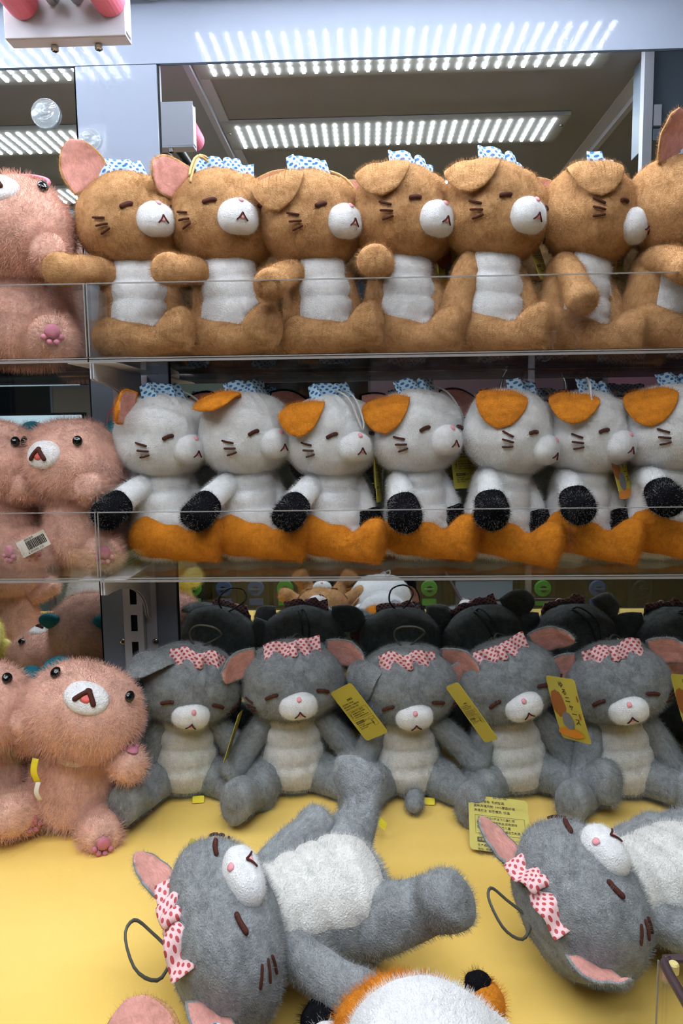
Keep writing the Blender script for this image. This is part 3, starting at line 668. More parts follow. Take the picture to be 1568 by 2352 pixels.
# suction cups
CUPM = glass_mat('soft_clear_rubber', (.90, .93, .94), .04, opacity=.12, col=(.9, .95, 1), ior=1.5)
def cup(q, r, label):
    c = empty('suction_cup', q); tag(c, label, 'suction cup')
    k = [(0, -.0008, 0, r, r), (0, -.002, 0, r * .97, r * .97), (0, -.004, 0, r * .7, r * .7), (0, -.0075, 0, r * .34, r * .34), (0, -.011, 0, r * .28, r * .28), (0, -.0115, 0, r * .22, r * .22), (0, -.015, 0, r * .36, r * .36), (0, -.018, 0, r * .34, r * .34), (0, -.0185, 0, .0005, .0005)]
    V, Fc = loft(k, n=40, seg=36); obj('cup', mesh_from('cup', V, Fc, (CUPM,)), c)
    for f in (.97, .62): V, Fc = loft(tube_keys([(r * f * cos(t), -.0030 - (1 - f) * .004, r * f * sin(t)) for t in np.linspace(0, 2 * pi * .995, 16)], .0005), n=60, seg=6, ref=(0, 1, .01)); obj('ridge', mesh_from('ridge', V, Fc, (CUPM,)), c)
cup(at(106, 262, -.001), .0185, 'clear round suction cup stuck on the narrow left mirror')
cup(at(208, 322, -.001), .014, 'clear suction cup pressed on the glossy white pillar')

# ------------------------------------------------------------------ plush toys on the shelves
ROW1 = 'tan cat plushes on the top shelf'; ROW2 = 'white, orange and black cat plushes on the middle shelf'; ROW3 = 'grey cat plushes seated on the yellow floor'
def place(px, pyc, z, Y): p = at(px, pyc, Y); return (p.x, Y, z)
T1 = [ # base px, head px, yaw, head(pitch, roll, yaw), arm directions in the room, ears, ear roll, bow, cord, label
 (318, 300, 40, (-6, -4, 4), ((-.50, -.9, -.08), (.4, -.4, -1)), (0, 1), (-6, 0), 0, 2, 'tan cat plush at left end of the top shelf, one ear upright'),
 (530, 512, 26, (-4, 4, 0), ((-.32, -.95, -.10), (.3, -.4, -1)), (4, 4), (-6, -20), 1, 0, 'second tan cat plush from left on the top shelf, facing most nearly forward'),
 (740, 712, 38, (0, 2, 8), ((-.32, -.9, -.32), (.3, -.4, -1)), (1, 4), (0, 0), 2, 1, 'third tan cat plush from left on the top shelf, tan cord beside its face'),
 (912, 925, 34, (-2, 6, 6), ((-.12, -.95, -.08), (.3, -.4, -1)), (3, 4), (4, 4), 3, 2, 'tan cat plush in the middle of the top shelf, paw curled before its chest'),
 (1108, 1130, 28, (-2, 4, 6), ((-.30, -.35, -.85), (.3, -.4, -1)), (3, 4), (0, 0), 4, None, 'tan cat plush with tall blue dotted bow and arm hanging straight down'),
 (1300, 1352, 38, (-2, 8, 16), ((.08, -.75, -.65), (.3, -.4, -1)), (3, 1), (10, 0), 5, 1, 'tan cat plush on the top shelf seen almost in profile, second from right'),
 (1500, 1545, 40, (-4, 4, 16), ((.15, -.95, -.30), (.3, -.4, -1)), (0, 1), (-4, 0), 6, 2, 'tan cat plush cut off by the right edge, pink inner ear upright'),
 (1710, 1745, 40, (-4, 4, 8), ((-.1, -.95, -.35), (.3, -.4, -1)), (0, 1), (-4, 0), 6, 2, 'tan cat plush just outside the right edge on the top shelf'),
]
PLUSH = {}
def row(kind, spec, Z, Y, pyb, pyh, group, scale=1.0, legs=(-8, 30), **kw):
    for i, (bx, hx, yaw, hd, arms, ears, er, bow, cord, lab) in enumerate(spec):
        pb = at(bx, pyb, Y); ph = at(hx, pyh, Y); lean = math.degrees(math.atan2(ph.x - pb.x, .152 * scale))
        inv = (Quaternion((0, 1, 0), radians(lean)) @ Quaternion((0, 0, 1), radians(yaw))).inverted()
        y = Y + (.005 if i % 2 else -.002)
        PLUSH[kind, i] = cat_plush(kind, lab, group, (pb.x, y, Z + .0015), yaw, hd, lean, [inv @ Vector(a) for a in arms], legs, ears, er, bow, cord, scale * (1 + .015 * sin(i * 2.3)), earscale=(.86 if ears[0] == 0 else 1, 1), **kw)
row('tan', T1, SH1, -.092, 700, 470, ROW1, 1.07, legs=(34, 52))
T2 = [
 (385, 370, 50, (4, 2, 4), ((-.40, -.80, -.38), (.4, -.4, -1)), (4, 4), (0, -14), 0, 1, 'white cat plush at left end of the middle shelf, beside the pink bear'),
 (575, 560, 46, (0, 0, 4), ((-.42, -.80, -.45), (.4, -.4, -1)), (2, 4), (-4, 0), 1, None, 'second white cat plush from left on the middle shelf, wide flat blue bow'),
 (765, 760, 34, (0, 0, 0), ((-.38, -.80, -.45), (.4, -.4, -1)), (3, 4), (-2, 0), 2, 3, 'white cat plush with a pale cord falling over its forehead'),
 (962, 950, 36, (-2, 2, 4), ((.06, -.85, -.50), (.4, -.4, -1)), (1, 4), (-2, 0), 3, 1, 'white cat plush in the middle of the middle shelf, black paw held low'),
 (1130, 1165, 40, (4, 8, 10), ((-.08, -.85, -.48), (.4, -.4, -1)), (1, 4), (4, 0), 5, 2, 'white cat plush leaning right, orange ear flat over the side of its head'),
 (1320, 1345, 32, (0, 4, 4), ((-.02, -.90, -.40), (.4, -.4, -1)), (3, 4), (-10, 0), 4, 0, 'white cat plush with a pale cord looped behind its orange ear'),
 (1505, 1525, 32, (-2, 4, 4), ((-.06, -.95, -.28), (.4, -.4, -1)), (1, 4), (2, 0), 7, 2, 'white cat plush cut off by the right edge, black paw raised'),
 (1700, 1715, 32, (-2, 4, 4), ((-.15, -.90, -.35), (.4, -.4, -1)), (1, 4), (2, 0), 7, 2, 'white cat plush just outside the right edge on the middle shelf'),
]
row('calico', T2, SH2, -.090, 1230, 1000, ROW2, 1.0, legs=(30, 50))
T3 = [
 (418, 440, 16, (14, 6, 4), ((-.40, -.30, -1), (.7, -.1, -.8)), (2, 4), (4, 14), 0, 4, 'grey cat plush seated on the floor at left end, next to a pink bear'),
 (668, 672, 10, (4, -4, 2), ((-.65, -.35, -.85), (.8, -.2, -.75)), (4, 4), (10, 6), 1, 2, 'grey cat plush seated second from left, pink ears spread out to both sides'),
 (932, 935, 2, (16, -6, 2), ((-.55, -.30, -.90), (.9, -.3, -.7)), (1, 4), (6, 6), 2, 4, 'grey cat plush seated behind the lying cat feet, ear flap hanging over its face'),
 (1185, 1160, 2, (6, -14, 4), ((-.28, -.45, -1), (.7, -.3, -.8)), (4, 4), (14, -6), 3, 2, 'grey cat plush seated between two yellow hang tags, head tilted'),
 (1425, 1408, -8, (6, -8, 2), ((-.32, -.60, -.75), (.6, -.3, -.9)), (4, 4), (-4, 0), 5, 2, 'grey cat plush seated fifth from left, above the head of the cat lying at right'),
 (1690, 1680, -10, (4, -4, 2), ((-.5, -.60, -.75), (.6, -.3, -.9)), (4, 4), (0, 0), 6, 2, 'grey cat plush at the right edge of the seated row, only its arm in view'),
]
row('grey', T3, FLOOR, -.088, 1775, 1612, ROW3, 1.0, legs=(-26, 44), hscale=(1.06, 1.0, .96), headoff=(0, -.004, -.009))

for (k_, i_), r_ in PLUSH.items():          # the grey cats have longer limbs
    if k_ != 'grey':
        for c_ in r_.children:
            if c_.name.startswith('leg'): c_.scale = (1.08, 1.08, 1.14 if k_ == 'calico' else 1.02); c_.location.z *= 1.42 if k_ == 'calico' else 1.12; c_.rotation_euler.x += radians(9.5 if k_ == 'calico' else 3)
        continue
    for c_ in r_.children:
        if c_.name.startswith('leg'): c_.scale = (1.08, 1.30, 1.12)
        if c_.name.startswith('arm'): c_.scale = (1.06, 1.06, 1.14)
# pink bears
LP = 'pink bear plushes left of the pillar'
def bear(px, py, Y, Z, label, **kw):
    p = at(px, py, Y); return bear_plush(label, LP, (p.x, Y, Z + .001), **kw)
bear(62, 700, -.105, SH1, 'largest pink bear plush, on the top shelf, a pink ring on its tipped-up head', yaw=-4, head=(-40, 2, 8), headoff=(0, -.012, -.018), arms=((-.8, -.5, .1), (.35, -.9, .25)), legs=(-20, 30), scale=1.22, ring=True)
bear(0, 1230, -.100, SH2, 'pink bear plush cut off by the left edge on the middle shelf', yaw=10, head=(-16, 0, 0), headoff=(0, -.006, -.022), arms=((-.8, -.6, .1), (.7, -.7, .1)), scale=1.06)
bear(195, 1230, -.105, SH2, 'pink bear plush on the middle shelf beside the first white cat', yaw=-12, head=(-16, 0, -8), headoff=(0, -.006, -.022), arms=((-.5, -.8, .1), (.15, -1, .1)), legs=(-20, 36), scale=1.06, cord=True)
bear(-28, 1800, -.16, FLOOR, 'pink bear plush on the yellow floor cut off by the left edge', yaw=16, head=(-44, 0, -8), headoff=(0, -.010, -.016), arms=((-.8, -.5, .2), (.6, -.8, .2)), scale=1.14)
bear(160, 1822, -.165, FLOOR, 'pink bear plush seated on the yellow floor with a mauve paw pad raised', yaw=4, lean=12, head=(-44, 10, 4), headoff=(0, -.010, -.016), arms=((-.45, -.6, .62), (.65, -.8, -.05)), legs=(-34, 22), scale=1.16, collar=True)
# toys on the floor to the left of the frame; only the mirror shows them
bear_plush('pale yellow plush outside the left edge, its fur reflected beside the pillar', None, (-.47, -.70, FLOOR + .001), yaw=180, scale=1.3, fur=YELF, earm=YELF, name='plush_yellow_bear')
bear_plush('yellow plush outside the left edge, lying among the pink ones', None, (-.86, -.30, FLOOR + .045), M=Quaternion((0, 0, 1), pi) @ Quaternion((0, 1, 0), radians(-70)), scale=1.1, fur=YELF, earm=YELF, name='plush_yellow_bear')
bear_plush('pink bear plush lying outside the left edge, back to the mirror', LP, (-.72, -.46, FLOOR + .02), yaw=0, pitch=-10, scale=1.25)
bear_plush('white dog plush with black ears outside the left edge', None, (-.64, -.70, FLOOR + .03), yaw=20, scale=1.25, fur=WHITE, earm=BLACK, name='plush_dog')

# lying cats on the yellow floor
def basis(xa, za):
    """orientation from where the toy's own +X and +Z point in the room"""
    za = Vector(za).normalized(); xa = Vector(xa); xa = (xa - za * xa.dot(za)).normalized(); ya = za.cross(xa)
    return Matrix((xa, ya, za)).transposed().to_quaternion()
LY = 'grey cat plushes lying on their backs on the yellow floor'
def lying(kind, label, group, hp, bp_, face, armdirs, legd, hz=.060, bz=.052, S_=None, **kw):
    """hp, bp_: where the photograph shows head centre and rump; face: way the face looks"""
    H = at(*hp, Z=FLOOR + hz); B = at(*bp_, Z=FLOOR + bz); za = (H - B); sc_ = za.length / .152
    xa = (-Vector(face)).cross(za); q = basis(xa, za); inv = q.inverted()
    return cat_plush(kind, label, group, B, M=q, arms=[inv @ Vector(a) for a in armdirs], legdirs=[inv @ Vector(a) for a in legd], scale=S_ or sc_, **kw)
lying('grey', 'grey cat plush lying on its back in the middle foreground, bow to the left', LY, (500, 2135), (868, 2045), (.05, -.22, 1),
      ((.80, -.62, -.02), (.70, .70, .30)), ((.78, -.28, .48), (.34, .68, .52)), head=(0, 0, -4), ears=(4, 0), earscale=(.9, .78), earroll=(4, 14), bow=8, cord=4, S_=(1.26, 1.12, 1.04), hscale=(1.02, .96, .82), headoff=(-.004, 0, -.014))
lying('grey', 'grey cat plush lying on its back at the right edge, ear on a yellow tag', LY, (1345, 2068), (1640, 2010), (.05, -.22, 1),
      ((.85, -.5, -.02), (.85, .52, .10)), ((.90, -.22, .30), (.75, .55, .30)), head=(0, 0, -4), ears=(4, 0), earscale=(.9, .85), earroll=(4, 40), bow=9, cord=4, S_=(1.18, 1.08, 1.04), hscale=(.96, .95, .86), headoff=(0, 0, -.008))
# calico and tan cats at the bottom edge
p = at(972, 2405, Z=FLOOR + .05)
qc = basis((1, 0, .05), (-.02, -.97, .02)); ic = qc.inverted()
cal = cat_plush('calico', 'white cat plush with orange rump lying at the bottom edge', None, (p.x, p.y + .014, FLOOR + .056), M=qc, head=(-20, 0, 0), arms=(ic @ Vector((-.62, .78, -.05)), ic @ Vector((.5, -.8, -.3))),
          legdirs=(ic @ Vector((-.30, .30, -.55)), ic @ Vector((.35, -.1, -.6))), ears=(2, 2), bow=3, scale=1.22, tail=False)
ball = Surf(lambda d: Vector((d.x * .0150, d.y * .0150, d.z * .0175)) + d * lump(d * .02, .001, 90))
inv_c = Matrix.LocRotScale(cal.location, cal.rotation_quaternion, cal.scale).inverted()
tq = at(1112, 2312, Z=FLOOR + .055); o = obj('tail', ball.mesh(ORANGE, 26, 18), cal); o.matrix_basis = inv_c @ Matrix.Translation(tq); add_fur(o, 30, length=.005, comb=(0, 0))
tip = Surf(lambda d: Vector((d.x * .0100, d.y * .0085, d.z * .0075)) + d * lump(d * .02, .001, 90, 3)); o2 = obj('tail_tip', tip.mesh(BLACK, 22, 14), o, (-.004, .004, .0145)); add_fur(o2, 10, length=.004, comb=(0, 0))
rump = Surf(lambda d: Vector((d.x * .0480, d.y * .030, d.z * .0430)) + d * lump(d * .05, .003, 40)); o = obj('rump', rump.mesh(ORANGE, 40, 26), cal); o.matrix_basis = inv_c @ Matrix.Translation(Vector((p.x - .012, p.y + .012, FLOOR + .046))); add_fur(o, 240, length=.005, comb=(0, 0))
for nm, (px, py), m_, sz in (('paw', (742, 2352), BLACK, (.0165, .020, .0165)), ('arm', (748, 2415), WHITE, (.0155, .026, .0155))):
    sf = Surf(lambda d, sz=sz: Vector((d.x * sz[0], d.y * sz[1], d.z * sz[2])) + d * lump(d * .02, .0012, 80)); o = obj(nm, sf.mesh(m_, 26, 18), cal); o.matrix_basis = inv_c @ Matrix.Translation(at(px, py, Z=FLOOR + .030)); add_fur(o, 30, length=.005, comb=(0, 0))
H = at(450, 2640, Z=FLOOR + .055); za = Vector((.02, .98, .10)).normalized()
cat_plush('tan', 'tan cat plush at the bottom left edge, only its ear and blue bow in view', None, H - za * .152 * .98, M=basis((1, -.10, 0), za), head=(4, 0, 0), arms=(Vector((-.8, -.4, .2)), Vector((.8, -.4, 0))), legs=(-25, 30), ears=(0, 4), bow=7, scale=.98)
q = at(-95, 1985, Z=FLOOR + .03)
bear_plush('pink bear plush lying at the left edge, only a pale paw in view', LP, (q.x - .03, q.y, FLOOR + .045), M=basis((0, 1, 0), (-1, .1, 0)), arms=((0, -1, 0), (0, -1, 0)), legs=(10, -10), scale=1.1)

# ------------------------------------------------------------------ hang tags, price tickets, care labels
def text_mesh(body, size, mat, align='LEFT'):
    cu = bpy.data.curves.new('txt', 'FONT'); cu.body = body; cu.size = size; cu.align_x = align; cu.resolution_u = 1; cu.offset = size * .012
    o = bpy.data.objects.new('txt', cu); C.objects.link(o); bpy.context.view_layer.update()
    me = bpy.data.meshes.new_from_object(o.evaluated_get(bpy.context.evaluated_depsgraph_get())); bpy.data.objects.remove(o); bpy.data.curves.remove(cu)
    me.materials.clear(); me.materials.append(mat); return me
def card_geo(W, H, r=.003, t=.0005, bend=0.0, n=10):
    """rounded card in its XZ plane, front towards -Y, bent about its height"""
    out = []
    for cx, cz, a0 in ((W / 2 - r, H / 2 - r, 0), (-W / 2 + r, H / 2 - r, 90), (-W / 2 + r, -H / 2 + r, 180), (W / 2 - r, -H / 2 + r, 270)):
        for k in range(5): a = radians(a0 + 22.5 * k); out.append((cx + r * cos(a), cz + r * sin(a)))
    return out
def card(W, H, mat, bend=0.0, r=.003):
    out = card_geo(W, H, r); bm = bmesh.new(); vs = [bm.verts.new((x, 0, z)) for x, z in out]; f = bm.faces.new(vs)
    if bend:
        for k in range(-4, 5):
            g = bm.verts[:] + bm.edges[:] + bm.faces[:]; bmesh.ops.bisect_plane(bm, geom=g, plane_co=(0, 0, H * k / 10), plane_no=(0, 0, 1))
    e = bmesh.ops.extrude_face_region(bm, geom=bm.faces[:]); bmesh.ops.translate(bm, verts=[v for v in e['geom'] if isinstance(v, bmesh.types.BMVert)], vec=(0, .0005, 0))
    bmesh.ops.recalc_face_normals(bm, faces=bm.faces)
    for v in bm.verts: v.co.y += bend * (v.co.z / H) ** 2
    me = bpy.data.meshes.new('card'); bm.to_mesh(me); bm.free(); me.materials.append(mat); return me
def line_frame(x0, x1, z0, z1, t=.0003):
    return [span(x0, x1, -.00025, -.0001, z0, z0 + t), span(x0, x1, -.00025, -.0001, z1 - t, z1), span(x0, x0 + t, -.00025, -.0001, z0, z1), span(x1 - t, x1, -.00025, -.0001, z0, z1)]
def ring_mesh(cx, cz, r, t=.0003, slash=True):
    V, Fc = [], []
    for k in range(20):
        a = 2 * pi * k / 20; V += [(cx + r * cos(a), -.00022, cz + r * sin(a)), (cx + (r - t) * cos(a), -.00022, cz + (r - t) * sin(a))]
    for k in range(20): j = (k + 1) % 20; Fc.append((2 * k, 2 * j, 2 * j + 1, 2 * k + 1))
    if slash:
        n = len(V); c = r * .7; V += [(cx - c, -.00022, cz + c - t), (cx - c + t, -.00022, cz + c), (cx + c, -.00022, cz - c + t), (cx + c - t, -.00022, cz - c)]; Fc.append((n, n + 1, n + 2, n + 3))
    return V, Fc
TW, TH = .066, .078
def back_print():
    """printed side of the certificate card, one mesh"""
    bm = bmesh.new()
    def add(me, x, z):
        m2 = me.copy(); m2.transform(Matrix.Translation((x, -.0002, z)) @ Matrix.Rotation(radians(90), 4, 'X')); bm.from_mesh(m2); bpy.data.meshes.remove(m2); bpy.data.meshes.remove(me)
    T = lambda b, sz, x, z, m=0: add(text_mesh(b, sz, INK), x, z)
    T('合格证', .0055, -.006, .0300)
    for i, b in enumerate(('品名及规格: 毛绒玩具', '面料及填充物: 100%聚酯纤维', '洗涤方法: 轻柔慢洗, 低温')): T(b, .0036, -.027, .0235 - i * .0054)
    T('⚠', .005, -.0245, .0030); T('警', .004, -.0245, -.0020); T('告', .004, -.0245, -.0066)
    for i, b in enumerate(('•不适合3岁以下儿童使用', '•本品属填充物品,如有损坏', '•拆除包装物远离儿童', '•绒毛及小零部件请远离火源')): T(b, .0033, -.0185, .0042 - i * .0046)
    T('3+', .0056, .0005, -.0215); T('生产商: 玩具厂', .0033, -.0245, -.0270); T('地址: 河南省上蔡县芦岗工业区', .0033, -.0245, -.0312); T('电话: 81700037', .0033, -.0245, -.0354)
    T('合\n格\n品', .0030, .0165, -.0275)
    for b in line_frame(-.0262, .028, -.0128, .0085) + line_frame(.0155, .028, -.0225, -.0172) + line_frame(.0155, .028, -.0370, -.0240):
        V, Fc = [], []; box_geo(b[0], b[1], V, Fc); vs = [bm.verts.new(v) for v in V]
        for f in Fc: bm.faces.new([vs[i] for i in f])
    V, Fc = ring_mesh(.0112, -.0198, .0026); vs = [bm.verts.new(v) for v in V]
    for f in Fc: bm.faces.new([vs[i] for i in f])
    me = bpy.data.meshes.new('print'); bm.to_mesh(me); bm.free(); me.materials.append(INK); return me
def hang_tag(label_, root, corner, right, down, W=TW, H=TH, front=False, bend=.0, thread=None, group=None):
    """card placed in the room by its top left corner and its two edge directions; a part of the toy root it is tied to"""
    r = Vector(right).normalized(); d = Vector(down); d = (d - r * r.dot(d)).normalized(); n = r.cross(-d)     # n = local +Y (away from the print)
    n = (-d).cross(r); M3 = Matrix((r, n, -d)).transposed()
    c = Vector(corner) + r * W / 2 + d * H / 2
    t = obj('hang_tag', cached(('card', W, H, front, bend), lambda: card(W, H, TAG, bend, .004)))
    t['label'] = label_
    Mw = Matrix.Translation(c) @ M3.to_4x4(); Rw = Matrix.LocRotScale(root.location, root.rotation_quaternion, root.scale)
    t.parent = root; t.matrix_parent_inverse = Matrix(); t.matrix_basis = Rw.inverted() @ Mw
    if not front:
        k = W / TW
        o = obj('print', cached('bprint', back_print), t); o.scale = (k, 1, k)
        bar = obj('print_bar', cached('pbar', lambda: mesh_from('bar', *_bar(), (INK,), smooth=False)), t); bar.scale = (k, 1, k)
        o = obj('bar_text', cached('bartext', lambda: _tm('对象年龄3岁以上', .0034, TAG, -.0235, -.0206, .0006)), t); o.scale = (k, 1, k)
    else:
        for nm, me, loc in front_print(): obj(nm, me, t, loc)
    return t
def _bar():
    V, Fc = [], []; box_geo(*span(-.0246, -.0010, -.0003, -.0001, -.0222, -.0168), V, Fc); return V, Fc
def _tm(b, sz, mat, x, z, y=.0002):
    me = text_mesh(b, sz, mat); me.transform(Matrix.Translation((x, -y, z)) @ Matrix.Rotation(radians(90), 4, 'X')); return me
def blobm(name, c, rx, rz, mat, y=.0002):
    n = 24; V = [(c[0], -y, c[1])] + [(c[0] + rx * cos(2 * pi * k / n) * (1 + .06 * sin(5 * k)), -y, c[1] + rz * sin(2 * pi * k / n) * (1 + .06 * cos(3 * k))) for k in range(n)]
    return mesh_from(name, V, [(0, 1 + k, 1 + (k + 1) % n) for k in range(n)], (mat,), smooth=False)
PB = plain('print_brown', (.30, .10, .02), .5); PG = plain('print_grey', (.16, .17, .19), .5); PO = plain('print_orange', (.62, .22, .01), .5)
def front_print():
    return cached('fprint', lambda: [
        ('lettering', _tm('ゆ\n る\n  ニ\n   ャ\n    ー\n     ス', .0088, INK, -.004, .028), (0, 0, 0)), ('printed_shape', blobm('a', (-.012, .006), .011, .017, PB), (0, 0, 0)),
        ('printed_shape', blobm('b', (-.003, -.014), .009, .011, PG, .0003), (0, 0, 0)), ('printed_shape', blobm('c', (-.004, -.029), .020, .006, PO, .00025), (0, 0, 0)),
        ('printed_shape', blobm('d', (.021, .016), .0015, .004, PB), (0, 0, 0)), ('printed_shape', blobm('e', (.018, -.006), .0015, .004, PB), (0, 0, 0))])
def P3(px, py, Y): return at(px, py, Y)
G = lambda i: PLUSH['grey', i]
def tag_px(lab, root, c0, c1, c2, Y, Yr=0, Yd=0, W=.044, H=.066, **kw):
    """c0 top left corner, c1 a point along the top edge, c2 along the left edge (pixels)"""
    a = at(*c0, Y); b = at(*c1, Y + Yr); c = at(*c2, Y + Yd); return hang_tag(lab, root, a, b - a, c - a, W, H, **kw)
tl = [o for o in G(2).children if o.name.startswith('tail')][0]; tl.location = (.008, -.036, .010); tl.rotation_euler = (0, 0, radians(172))
# big certificate card under the ear of the right lying cat
a = at(1078, 1826, Z=FLOOR + .042); b = at(1205, 1838, Z=FLOOR + .040); c = at(1096, 1952, Z=FLOOR + .006)
lastlying = [o for o in bpy.data.objects if o.name.startswith('plush_grey_cat') and o.get('group') == LY]
hang_tag('large yellow certificate card printed with fine black text', lastlying[1], a, b - a, c - a, (b - a).length * 1.06, (c - a).length * 1.0)
a = at(440, 1926, Z=FLOOR + .03); b = at(494, 1958, Z=FLOOR + .03); c = at(400, 1990, Z=FLOOR + .004)
hang_tag('yellow card sticking out behind the head', lastlying[0], a, b - a, c - a, .05, .066)
tag_px('yellow card printed with black text', G(1), (757, 1592), (800, 1570), (835, 1712), -.125, -.02, .0, W=.040, H=.074)
tag_px('yellow card printed with black text', G(3), (1022, 1578), (1052, 1566), (1072, 1706), -.15, -.02, .01, W=.026, H=.078)
tag_px('yellow card with a picture and lettering', G(3), (1250, 1552), (1300, 1560), (1290, 1720), -.14, -.03, .0, W=.046, H=.078, front=True, bend=.006)
tag_px('yellow card with a picture and lettering', G(4), (1536, 1548), (1580, 1552), (1560, 1710), -.14, -.03, .0, W=.046, H=.078, front=True, bend=.006)
tag_px('yellow card seen nearly edge on', G(0), (548, 1640), (556, 1632), (520, 1738), -.14, .03, .0, W=.040, H=.060)
K2 = lambda i: PLUSH['calico', i]; K1 = lambda i: PLUSH['tan', i]
tag_px('yellow card printed with black text', K2(4), (1032, 1012), (1085, 1010), (1062, 1120), -.075, .02, .0, W=.042, H=.060)
tag_px('yellow card seen nearly edge on', K2(2), (858, 1040), (868, 1040), (866, 1145), -.11, .03, .0, W=.040, H=.060)
tag_px('yellow card with a picture and lettering', K2(5), (1396, 1030), (1426, 1022), (1424, 1120), -.12, .03, .0, W=.040, H=.056, front=True)
tag_px('yellow card seen nearly edge on', K1(1), (613, 470), (622, 470), (642, 600), -.11, .03, .0, W=.040, H=.070)
tag_px('yellow card with a picture and lettering', K1(3), (1000, 545), (1050, 545), (1020, 620), -.065, .01, .0, W=.040, H=.056, front=True)
tag_px('yellow card seen nearly edge on', K1(4), (1205, 535), (1225, 535), (1232, 620), -.10, .03, .0, W=.040, H=.056)
tag_px('yellow card seen nearly edge on', K1(5), (1424, 515), (1440, 515), (1408, 610), -.10, .03, .0, W=.040, H=.056)
# care labels sewn into the seams
def care(root, px, py, Z, W=.014, H=.010, rot=0):
    p = at(px, py, Z=Z); t = obj('care_label', cached(('care', W), lambda: card(W, H, plain('care_yellow', (.75, .62, .03), .5), 0, .0008))); t['label'] = 'small bright yellow care label'
    Mw = Matrix.Translation(p) @ Matrix.Rotation(radians(rot), 4, 'Z') @ Matrix.Rotation(radians(-62), 4, 'X')
    t.parent = root; t.matrix_basis = Matrix.LocRotScale(root.location, root.rotation_quaternion, root.scale).inverted() @ Mw
care(G(0), 455, 1836, FLOOR + .004, rot=8); care(G(2), 985, 1840, FLOOR + .004, rot=-4); care(lastlying[0], 878, 1892, FLOOR + .02, rot=70)
# barcode ticket on the left bear
BEARS = [o for o in bpy.data.objects if o.get('group') == LP and o.name.startswith('plush_pink')]
BEARS.sort(key=lambda o: o.name)
tk = at(36, 1248, -.172); r_ = (at(98, 1216, -.172) - tk); d_ = (at(52, 1282, -.172) - tk); r_.normalize(); W_, H_ = .036, .019
d_ = (d_ - r_ * r_.dot(d_)).normalized(); n_ = (-d_).cross(r_)
t = obj('price_ticket', card(W_, H_, PAPER, 0, .0005)); t['label'] = 'white barcode ticket reading 6 971792 335'
rb = BEARS[1]; t.parent = rb; t.matrix_basis = Matrix.LocRotScale(rb.location, rb.rotation_quaternion, rb.scale).inverted() @ (Matrix.Translation(tk + r_ * W_ / 2 + d_ * H_ / 2) @ Matrix((r_, n_, -d_)).transposed().to_4x4())
rr = random.Random(3); bars = []; x = -.008
while x < .016: wv = rr.choice((.0004, .0007, .0011)); bars.append(span(x, x + wv, -.00035, -.0001, -.0045, .0055)); x += wv + rr.choice((.0004, .0007))
boxes('barcode', bars, INK, t); obj('digits', _tm('6 971792 335', .0036, INK, -.010, -.0085), t); obj('lettering', _tm('轻松挂件', .0030, INK, -.008, .0064), t)
YL = plain('yellow_ribbon', (.75, .62, .03), .5)
for (x0, y0), (x1, y1), wd, nm in (((82, 1742), (86, 1796), .004, YL), ((88, 1796), (92, 1838), .003, PAPER)):
    a = at(x0, y0, -.225); b = at(x1, y1, -.225); V, Fc = loft([(*a, wd, .0004), (*(a * .5 + b * .5 + Vector((-.002, -.003, 0))), wd, .0004), (*b, wd, .0004)], n=8, seg=8, ref=(1, 0, 0))
    rb = BEARS[4]; o = obj('care_label', mesh_from('care_label', V, Fc, (nm,)), rb); o.matrix_basis = Matrix.LocRotScale(rb.location, rb.rotation_quaternion, rb.scale).inverted()

# ------------------------------------------------------------------ acrylic prize chute at the bottom right
RIM = plain('dark_edge_trim', (.05, .030, .035), .35); ct = at(1512, 2205, Z=FLOOR + .10)
ch = empty('prize_chute', (ct.x, ct.y, FLOOR)); tag(ch, 'clear acrylic prize chute with dark rim at the bottom right corner', 'chute')
boxes('chute_wall', [span(0, .003, -.30, 0, .001, .10)], ACR, ch); boxes('chute_wall', [span(.0032, .20, -.003, 0, .001, .10)], ACR, ch)
V, Fc = loft(tube_keys([(.19, -.0015, .1015), (.02, -.0015, .1015), (.006, -.003, .1015), (.0015, -.010, .1015), (.0015, -.05, .1015), (.0015, -.15, .1015), (.0015, -.29, .1015)], .0032), n=60, seg=10, ref=(0, 0, 1)); obj('rim', mesh_from('rim', V, Fc, (RIM,)), ch)
cyl('corner_plug', (.0068, -.0075, .096), (.0068, -.0075, .104), .0036, plain('yellow_plug', (.6, .5, .2), .5), ch, 14, .001)
boxes('corner_edge', [span(-.0008, .0002, -.0010, .0002, .001, .10)], ACRE, ch)

# ------------------------------------------------------------------ front of the machine and the hall behind the viewer (all seen in the mirror)
FR = plain('front_frame', (.22, .20, .24), .4)
fr = boxes('trim_3', [span(-1.3, 1.1, -.895, -.862, FLOOR - .30, FLOOR - .006)], plain('front_rail_dark', (.02, .02, .025), .5)); struct(fr)
def mb(name, px0, py0, px1, py1, Yv, depth, mat, parent=None, bevel=0.0):
    """box whose mirror image fills the given pixels at mirror depth Yv: it stands at Y = -Yv"""
    a = at(px0, py0, Yv); b = at(px1, py1, Yv)
    return boxes(name, [span(min(a.x, b.x), max(a.x, b.x), -Yv - depth, -Yv, min(a.z, b.z), max(a.z, b.z))], mat, parent, bevel)
DK = plain('hall_dark', (.012, .013, .016), .6); o = boxes('wall_front', [span(-4, 4, -4.2, -4.1, -1.5, 2.4)], DK); struct(o)
o = boxes('floor', [span(-4, 4, -4.1, -.9, -1.52, -1.5)], plain('hall_floor_tile', (.03, .035, .04), .3)); struct(o)
o = boxes('wall_left', [span(-4.1, -4, -4.2, .02, -1.5, 2.4)], DK); struct(o); o = boxes('wall_right', [span(4, 4.1, -4.2, .02, -1.5, 2.4)], DK); struct(o)
o = boxes('ceiling', [span(-4, 4, -4.2, -.95, 2.4, 2.45)], DK); struct(o)
